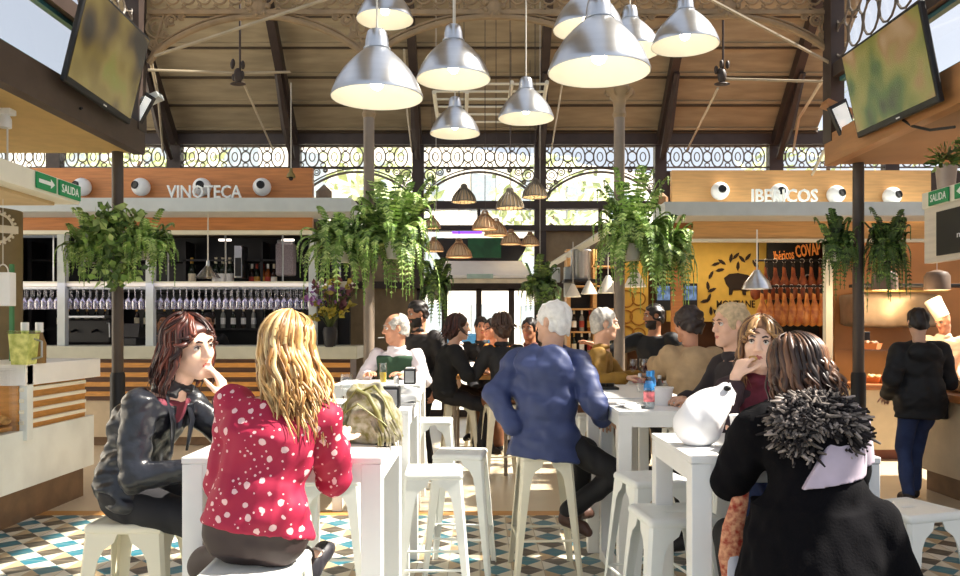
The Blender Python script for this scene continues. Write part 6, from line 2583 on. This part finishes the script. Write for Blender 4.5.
# 3 -- white-haired man in the blue jacket
p = Fig('white-haired man seen from behind in hooded blue jacket on a cream stool', .41, 5.08, (.33, .94), 'm', 1.0, .0075)
p.sit(lean=.08, bend=.05, side=.05, tl=.53)
p.head(look=(-.75, .6, 0), pitch=.02, hs=1.08, off=(.0, 0, -.01))
p.arm(0, p.L((.22, 4.98, .93)), (-1, .1, .12))
p.arm(1, p.L((.78, 5.12, .98)), (.35, -.6, -1))
p.leg(0, p.L((.64, 5.36, .34)), V((1, .3, .6)), V((.5, .6, 0)))
p.leg(1, p.L((.55, 5.12, .37)), V((1, -.2, .35)), V((.45, -.5, -.1)))
p.body(m_skin, hands=[(0, (.5, .6, -.2), (0, 1, 0), .5)])
p.bottoms('trousers', mat('charcoal_trouser', '1c1a1c', .75, var=.15), .02)
p.shoes(mat('brown_shoe', '4a3026', .5, var=.2), mat('red_lace', 'b0453a', .6))
m_bluej = mat('navy_blue_jacket', '38446f', .55, var=.12, scale=7, bump=.12, bscale=40)
p.top('hooded_jacket', m_bluej, .034, -.24, .93, .009, 24, 6, neck=.97, fat=1.12, collar=.05, hood=1.32,
      W=[.205, .205, .195, .18, .175, .19, .20, .15, .07], D=[.17, .165, .15, .135, .13, .135, .115, .09, .062])
p.hair(h_white, 'short', seed=3, vol=1.25)
p.face(h_white)

# 4 -- young woman eating
p = Fig('young woman with long light brown hair holding food to her mouth', 1.41, 4.06, (-.22, -1), 'f', .98, .0055)
p.sit(lean=.2, bend=.03, tl=.45)
p.head(look=(-.42, -1, 0), pitch=.0, roll=-.06, off=(-.01, -.01, -.02), hs=1.07)
mouth = p.hp(.012, .10, -.06)
p.arm(1, mouth + V((-.10, -.03, -.09)), (-.25, .1, -1))
p.arm(0, p.L((1.36, 3.58, 1.115)), (.8, .2, -.8))
p.legs_sit(.09, .32, .33)
p.body(m_skin_pale, hands=[(1, (mouth - p.J['W1']).normalized() + V((-.1, 0, .45)), V((.75, .45, -.1)), [.55, .7, .95, 1.1])])
p.face(h_brown[2], (.1, .02))
p.bottoms('trousers', m_jeans)
p.shoes(m_shoe)
p.top('jacket', mat('dark_plum_jacket', '2e1a22', .7, var=.2), .022, -.1, .72, .007, 30, 8, neck=.93, fat=1.1)
S2 = Sdf(*p.bounds([p.N], .25), p.vox)
p.torso(S2, .012, .55, 1.0)
S2.ell(npv(p.N + p.tn * .02 + UP * .0), [.085, .08, .045], None, .03)
S2.wrinkle(.006, 50, 3)
S2.build('scarf', m_burg, p.root)
p.hair(h_lbrown[0], 'long', 250, .27, .009, .0105, 12, 18, drift=(.015, .0, 0), vol=.9, mats=h_lbrown, spread=.018)
t = thing('bread_roll', 'small piece of bread held at the young woman\'s mouth', 'food', tuple(p.o + mouth + V((-.014, -.012, -.008))))
MB().ell((0, 0, 0), (.024, .02, .015), 12).build('crust', mat('bread_crust', 'b5813f'), t, smooth=True)

# 5 -- woman in the black fur-hooded coat
p = Fig('woman seen from behind in long black coat with fur-trimmed hood', 1.15, 2.78, (-.2, 1), 'f', .95, .0065)
p.sit(.74, lean=.26, bend=.06, side=.03, tl=.44)
p.head(look=(-.5, 1, 0), pitch=-.25, roll=-.05, off=(.02, .0, -.035), hs=1.04)
p.arm(0, p.L((1.02, 3.14, 1.12)), (-.42, -.4, -.9))
p.arm(1, p.L((1.30, 3.16, 1.12)), (.45, -.4, -.9))
p.legs_sit(.09, .34, .34)
p.body(m_skin)
p.bottoms('trousers', m_blacktr)
p.shoes(m_shoe)


def coat_skirt(S, inf=0):
    P = npv(p.P)

    def fn(X, Y, Z):
        t = np.clip((P[2] + .1 - Z) / .42, 0, 1)
        w, d_ = .20 + .13 * t + inf, .17 + .10 * t + inf
        cx = P[0] + .035 * t
        cy = P[1] - .03 * t
        e = np.sqrt(((X - cx) / w) ** 2 + ((Y - cy) / d_) ** 2)
        d = (e - 1) * np.minimum(w, d_)
        return np.maximum(d, np.maximum(Z - P[2] - .1, P[2] - .37 - Z))
    S.op(fn, P - np.array([.42, .42, .5]), P + np.array([.42, .42, .3]), .05)
    # the long tail falling from the right side
    S.cone(p.P + p.loc(.17, -.10, .05), p.P + p.loc(.30, -.14, -.20), .08, .05, .05)


p.top('long_coat', m_coat, .036, -.1, .96, .007, 24, 10, neck=.97, fat=1.15, hood=1.12, extra=coat_skirt)
# fur edge of the hood: many short curved tufts round the hood rim
m_fur = [mat('dark_fur', '1c1517', .8, var=.3, scale=30), mat('grey_fur', '6f6660', .8, var=.3, scale=30), mat('pale_fur', 'a99c94', .8, var=.2, scale=30)]
b = MB()
rnd = random.Random(2)
fc = p.N - p.tr * .015 - p.a * .065 - p.tn * (.105 + p.bend * .5)
for j in range(4600):
    g = rnd.uniform(0, 2 * PI)
    e = rnd.uniform(-.25, 1.0) if j % 3 else rnd.uniform(-.9, .2)
    if e < -.25 and abs(math.cos(g)) < .5:
        continue
    ce = math.sqrt(max(0, 1 - e * e))
    nx, ny = math.cos(g) * ce, math.sin(g) * ce
    q0 = fc + p.tr * (nx * .142) - p.tn * (ny * .085) + p.a * (e * .105)
    nrm = (p.tr * nx - p.tn * ny * 1.2 + p.a * e + V((rnd.gauss(0, .6), rnd.gauss(0, .6), rnd.gauss(0, .6)))).normalized()
    l = rnd.uniform(.014, .032)
    b.mi = rnd.choice((0, 0, 0, 0, 1, 1, 1, 2))
    sw = V((rnd.gauss(0, .018), rnd.gauss(0, .018), rnd.gauss(-.01, .012)))
    b.tube([q0 - nrm * .01, q0 + nrm * l * .6 + sw * .4, q0 + nrm * l + sw], [.0075, .007, .0035], 4)
b.build('fur_trim', m_fur, p.root, smooth='all')
# pale lilac panel following the coat over the right shoulder
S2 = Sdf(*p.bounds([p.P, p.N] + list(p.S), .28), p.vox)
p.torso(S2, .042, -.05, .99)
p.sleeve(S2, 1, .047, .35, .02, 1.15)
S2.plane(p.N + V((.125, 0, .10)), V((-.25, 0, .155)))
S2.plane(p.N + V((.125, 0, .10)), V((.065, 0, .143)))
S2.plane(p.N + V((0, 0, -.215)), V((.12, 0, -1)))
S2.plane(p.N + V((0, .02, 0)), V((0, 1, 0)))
o = S2.build('lilac_panel', mat('pale_lilac', 'cbbccb', .8, var=.08, scale=12), p.root)
o['label'] = 'pale lilac panel over the right shoulder'
p.hair(h_brown[0], 'long', 190, .19, .010, .0105, 14, 56, drift=(.045, -.03, 0), vol=.9, mats=h_brown, spread=.018)

# 6 -- standing woman at the far right counter
p = Fig('standing woman seen from behind in black jacket and blue jeans', 3.93, 7.15, (.12, 1), 'f', 1.0, .0105)
p.stand(lean=.03, bend=.02)
p.head(look=(.3, 1, 0), pitch=-.2, hs=1.0)
p.arm(0, p.L((3.72, 7.3, .95)), (-.5, -1, -.2))
p.arm(1, p.L((4.14, 7.42, 1.02)), (.6, -.8, -.5))
p.leg(0, p.L((3.78, 7.05, .09)), p.f)
p.leg(1, p.L((3.96, 7.3, .09)), p.f)
p.body(m_skin)
p.bottoms('jeans', m_jeans, .012)
p.shoes(m_shoe)
p.top('padded_jacket', m_puffer, .04, -.30, .95, .008, 24, 3, fat=1.15, hood=1.0, W=[.19, .19, .185, .175, .16, .165, .17, .13, .06])
p.hair(h_dark, 'short', seed=3, vol=1.5)
t = thing('handbag', 'black handbag hanging from the standing woman\'s right forearm', 'bag', (4.2, 7.3, .72))
s_ = Sdf((-.1, -.07, -.02), (.1, .07, .24), .012)
s_.boxr((0, 0, .09), (.16, .09, .18), .03)
s_.wrinkle(.006, 40, 2)
s_.build('bag_body', m_shoe, t)
MB().torus((0, 0, .18), .06, .009, n=14, m=6, a0=0, a1=PI, sy=1.7).build('bag_handle', m_shoe, t, smooth=True)

# 7 -- old man in the green waistcoat
p = Fig('old man with receding grey hair in dark green waistcoat and white shirt', -.80, 7.78, (-.2, -1), 'm', 1.02, .0095)
p.sit(lean=.1, bend=.04, tl=.47)
p.head(look=(-.95, -.35, 0), pitch=-.12, hs=1.14, off=(0, 0, -.02))
p.arms_table(1.115, .36, .17)
p.legs_sit(.1, .3, .34)
p.body(m_skin_warm)
p.bottoms('trousers', m_blacktr)
p.shoes(m_shoe)
p.top('shirt', mat('pinkish_white_shirt', 'e9dfe2', .8, var=.05), .016, -.1, .95, .006, 30, 5, fat=1.04, collar=.04)
S2 = Sdf(*p.bounds([p.P, p.N], .24), p.vox)
p.torso(S2, .026, -.1, .9)
S2.cone(p.N + p.tn * .14 + p.a * .04, p.P + p.tn * .2 + p.a * .2, .075, .03, .01, 's')
for i in (0, 1):
    S2.ell(p.S[i] + (p.S[i] - p.S[1 - i]).normalized() * .05, [.075, .1, .11], None, .01, 's')
S2.build('waistcoat', mat('bottle_green_knit', '33503a', .85, var=.15), p.root)
p.hair(h_grey, 'bald', seed=4, vol=1.1)
p.face(h_grey)
tag(MB().tube([p.o + p.hp(.01, .098, -.062), p.o + p.hp(.02, .15, -.06)], .0045, 6).build('cigarette', m_white), 'white cigarette in the old man\'s mouth', 'cigarette')

# 8 -- standing bearded man behind him
p = Fig('standing bearded man with dark hair in black jacket behind the old man', -.66, 8.75, (-.5, -1), 'm', 1.07, .0105)
p.stand(lean=.05)
p.head(look=(-.9, -.5, 0), pitch=-.25, hs=1.02)
p.arms_down()
p.legs_stand(.05)
p.body(m_skin_warm, beard=h_dark)
p.bottoms('trousers', m_blacktr)
p.shoes(m_shoe)
p.top('jacket', mat('brown_black_jacket', '201a1a', .6, var=.2), .032, -.2, .95, .008, 24, 3, fat=1.1, collar=.06)
p.hair(h_dark, 'short', seed=6, vol=1.3)
p.face(h_dark)

# 9 -- woman in black at the far wooden table
p = Fig('woman with dark red hair in black, sitting sideways at the far wooden table', -.36, 8.45, (1, .25), 'f', 1.02, .0105)
p.sit(lean=.16, bend=.04)
p.head(look=(1, .1, 0), pitch=-.05, off=(.02, 0, -.02), hs=1.08)
p.arms_table(1.08, .36, .1)
p.legs_sit(.09, .36, .3)
p.body(m_skin)
p.bottoms('trousers', m_blacktr)
p.shoes(m_shoe)
p.top('sweater', mat('black_knit', '0d0c0e', .85, var=.2), .026, -.15, .8, .006, 30, 3, fat=1.2)
p.hair(h_auburn[2], 'long', 60, .14, .006, .014, 8, 66, vol=1.15, mats=[h_auburn[2], h_auburn[0]])
p.face(h_dark)


def sitter(label, x, y, fwd, sex, top_m, hair_m, look, style='short', skin=m_skin_warm, vox=.0125, seat=SH, face=False, lean=.14, length=.15, hs=1.05, tl=.5, arms=None, legs=True, bottom=None, k=1.0, vol=1.15):
    p = Fig(label, x, y, fwd, sex, k, vox)
    p.sit(seat, lean=lean, bend=.04, tl=tl)
    p.head(look=look, pitch=-.06, hs=hs)
    if arms:
        arms(p)
    else:
        p.arms_table(1.1, .36, .12)
    p.legs_sit(.09, .34, .3)
    p.body(skin)
    p.bottoms('trousers', bottom or m_blacktr)
    p.shoes(m_shoe)
    p.top('top', top_m, .026, -.14, .92, .006, 28, 3, fat=1.04, collar=.04)
    p.hair(hair_m, style, 46 if style == 'long' else 0, length, .006, .014, 3, 64, vol=vol)
    if face:
        p.face(hair_m)
    return p


sitter('dark-haired person in white shirt sitting beyond the woman in black', -.34, 9.35, (1, .1), 'f', m_white_cloth, h_dark, (1, 0, 0), 'short')
sitter('man in black shirt facing forward at the head of the far table', .02, 10.25, (0, -1), 'm', m_puffer, h_dark, (.1, -1, 0), face=True)
sitter('person in orange sweater leaning in at the far table', .30, 9.75, (-.8, -.6), 'f', mat('orange_knit', 'c98434', .85, var=.12), h_dark, (-.8, -.6, 0), lean=.3, face=True)
sitter('person with brown bobbed hair in dark coat, back turned, left of the blue jacket', .26, 8.25, (-.45, 1), 'f', mat('charcoal_coat', '1d1c1e', .8, var=.2), h_brown[0], (-.5, 1, 0), 'long', length=.06, vox=.0105, bottom=mat('tan_trouser', '8a5a3c', .8), hs=1.1)
sitter('dark-faced person in reddish top seen past the white-haired man\'s shoulder', .62, 9.4, (-.5, -1), 'm', mat('reddish_brown_top', '5a2e28', .8), h_dark, (-.5, -1, 0), skin=m_skin_dim, face=True, seat=.74)

# olive jacket
p = sitter('white-haired man in olive mustard jacket, in profile beside the third column', 1.06, 7.3, (1, -.25), 'm', mat('olive_mustard_jacket', '8f6a22', .75, var=.15, scale=8), h_grey, (1, -.05, 0), vox=.0095, skin=m_skin, hs=1.16, tl=.5, lean=.1,
           arms=lambda p: (p.arm(1, p.L((1.25, 6.86, 1.12)), (-.3, -.6, -1)), p.arm(0, p.L((1.45, 7.25, 1.12)), (.2, .5, -1))))
p.face(h_grey)
# waiter
p = Fig('bearded waiter in black t-shirt stretching out his arm by the ochre panel', 1.96, 9.0, (-.55, -1), 'm', 1.05, .0105)
p.stand(lean=.02)
p.head(look=(-1, -.15, 0), pitch=-.05, hs=1.02)
p.arm(1, p.S[1] + V((-.52, .0, -.04)), (0, 0, -1))
p.arm(0, p.S[0] + V((.1, -.1, -.48)), (.6, .6, 0))
p.legs_stand(.03)
p.body(m_skin_dim, beard=h_dark)
p.bottoms('trousers', m_blacktr)
p.shoes(m_shoe)
p.top('t_shirt', m_puffer, .02, -.14, .0, .006, 28, 4, fat=1.3)
p.hair(h_dark, 'short', seed=6, vol=1.35)
p.face(h_dark)
# beige coat
m_beige = mat('beige_wool_coat', 'b59873', .9, var=.1, scale=12, bump=.2, bscale=90)
p = Fig('person with short brown hair seen from behind in thick beige coat', 1.72, 6.45, (-.25, 1), 'f', 1.05, .0095)
p.sit(lean=.12, bend=.05, tl=.47)
p.head(look=(-.5, 1, 0), pitch=-.12, hs=1.1)
p.arm(0, p.L((1.52, 6.98, 1.24)), (-.4, -.2, -1))
p.arm(1, p.L((1.85, 6.85, 1.0)), (.6, -.3, -1))
p.legs_sit(.09, .34, .3)
p.body(m_skin_warm)
p.bottoms('trousers', m_blacktr)
p.shoes(m_shoe)
p.top('coat', m_beige, .045, -.2, .75, .009, 22, 5, fat=1.25, hood=1.05, W=[.21, .21, .2, .185, .17, .175, .185, .14, .065])
p.hair(h_brown[2], 'short', seed=9, vol=1.9)
# fair-haired person behind the young woman
p = sitter('fair-haired person half hidden behind the young woman holding food', 1.66, 5.0, (-1, -.2), 'm', mat('dark_jacket', '2a2224', .8), mat('fair_grey_hair', 'c9ae86', .55, var=.25, scale=30), (-1, -.3, 0), vox=.0095, skin=m_skin, hs=1.1, tl=.5)
p.face(h_lbrown[0])
# chef
p = Fig('cook in white jacket and tall tilted white hat behind the far right counter', 5.95, 10.25, (-.8, -1), 'm', 1.02, .012)
p.stand(lean=.12)
p.head(look=(-1, -.5, 0), pitch=-.3, roll=.1, hs=1.02)
p.arm(0, p.L((5.75, 10.0, 1.15)), (.5, .5, -1))
p.arm(1, p.L((5.55, 10.1, 1.2)), (-.3, .6, -1))
p.legs_stand(0)
p.body(m_skin_warm)
p.bottoms('trousers', m_blacktr)
p.shoes(m_shoe)
p.top('cook_jacket', mat('cream_cook_jacket', 'e9dcc4', .8, var=.05), .028, -.2, .9, .007, 28, 3, fat=1.1, collar=.05)
b = MB()
Rh = Matrix((p.hr, p.hf, p.hu)).transposed() @ Matrix.Rotation(.25, 3, 'Y')
b.lathe([(.09, .0), (.092, .05), (.10, .2), (.105, .24), (.09, .26), (0, .265)], 20, c=p.hp(0, -.01, .06), R=Rh)
b.build('cook_hat', mat('cream_cook_jacket', 'e9dcc4'), p.root, smooth=True)
p.face(h_dark)
# bar staff
for x, y, lab, look, sk in ((-3.98, 11.75, 'barman with sunlit reddish face behind the woman in leather\'s head', (.2, -1, 0), m_skin_warm), (-4.68, 11.8, 'dim barman in dark shirt left behind the leather jacket', (.8, -1, 0), m_skin_dim)):
    p = Fig(lab, x, y, (.1, -1), 'm', 1.03, .0135)
    p.stand(lean=.05)
    p.head(look=look, pitch=-.1, hs=1.0)
    p.arms_down()
    p.legs_stand(0)
    p.body(sk)
    p.bottoms('trousers', m_blacktr)
    p.shoes(m_shoe)
    p.top('shirt', m_puffer, .02, -.14, .6, .006, 28, 4, fat=1.04, collar=.04)
    p.hair(h_dark, 'short', seed=6, vol=1.2)
    p.face(h_dark)

# ------------------------------------------------------------------ area lights without fixtures, added to light the stalls
for x, y, z, e, c, w in ((3.6, 11.6, 2.95, 22, (1, .82, .58), 1.6), (5.6, 10.6, 2.95, 8, (1, .74, .46), 1.2), (-4.4, 11.4, 2.95, 5, (.95, .9, 1.0), 2.0), (-4.2, 10.45, 2.14, 5, (.75, .7, 1.0), 4.6), (2.0, 11.9, 2.9, 9, (1, .8, .55), .6)):
    L = bpy.data.lights.new('stall_fill_light', 'AREA')
    L.energy, L.color, L.size, L.size_y, L.shape = e, c, w, .3, 'RECTANGLE'
    o = bpy.data.objects.new('stall_fill_light', L)
    COL.objects.link(o)
    o.location = (x, y, z)
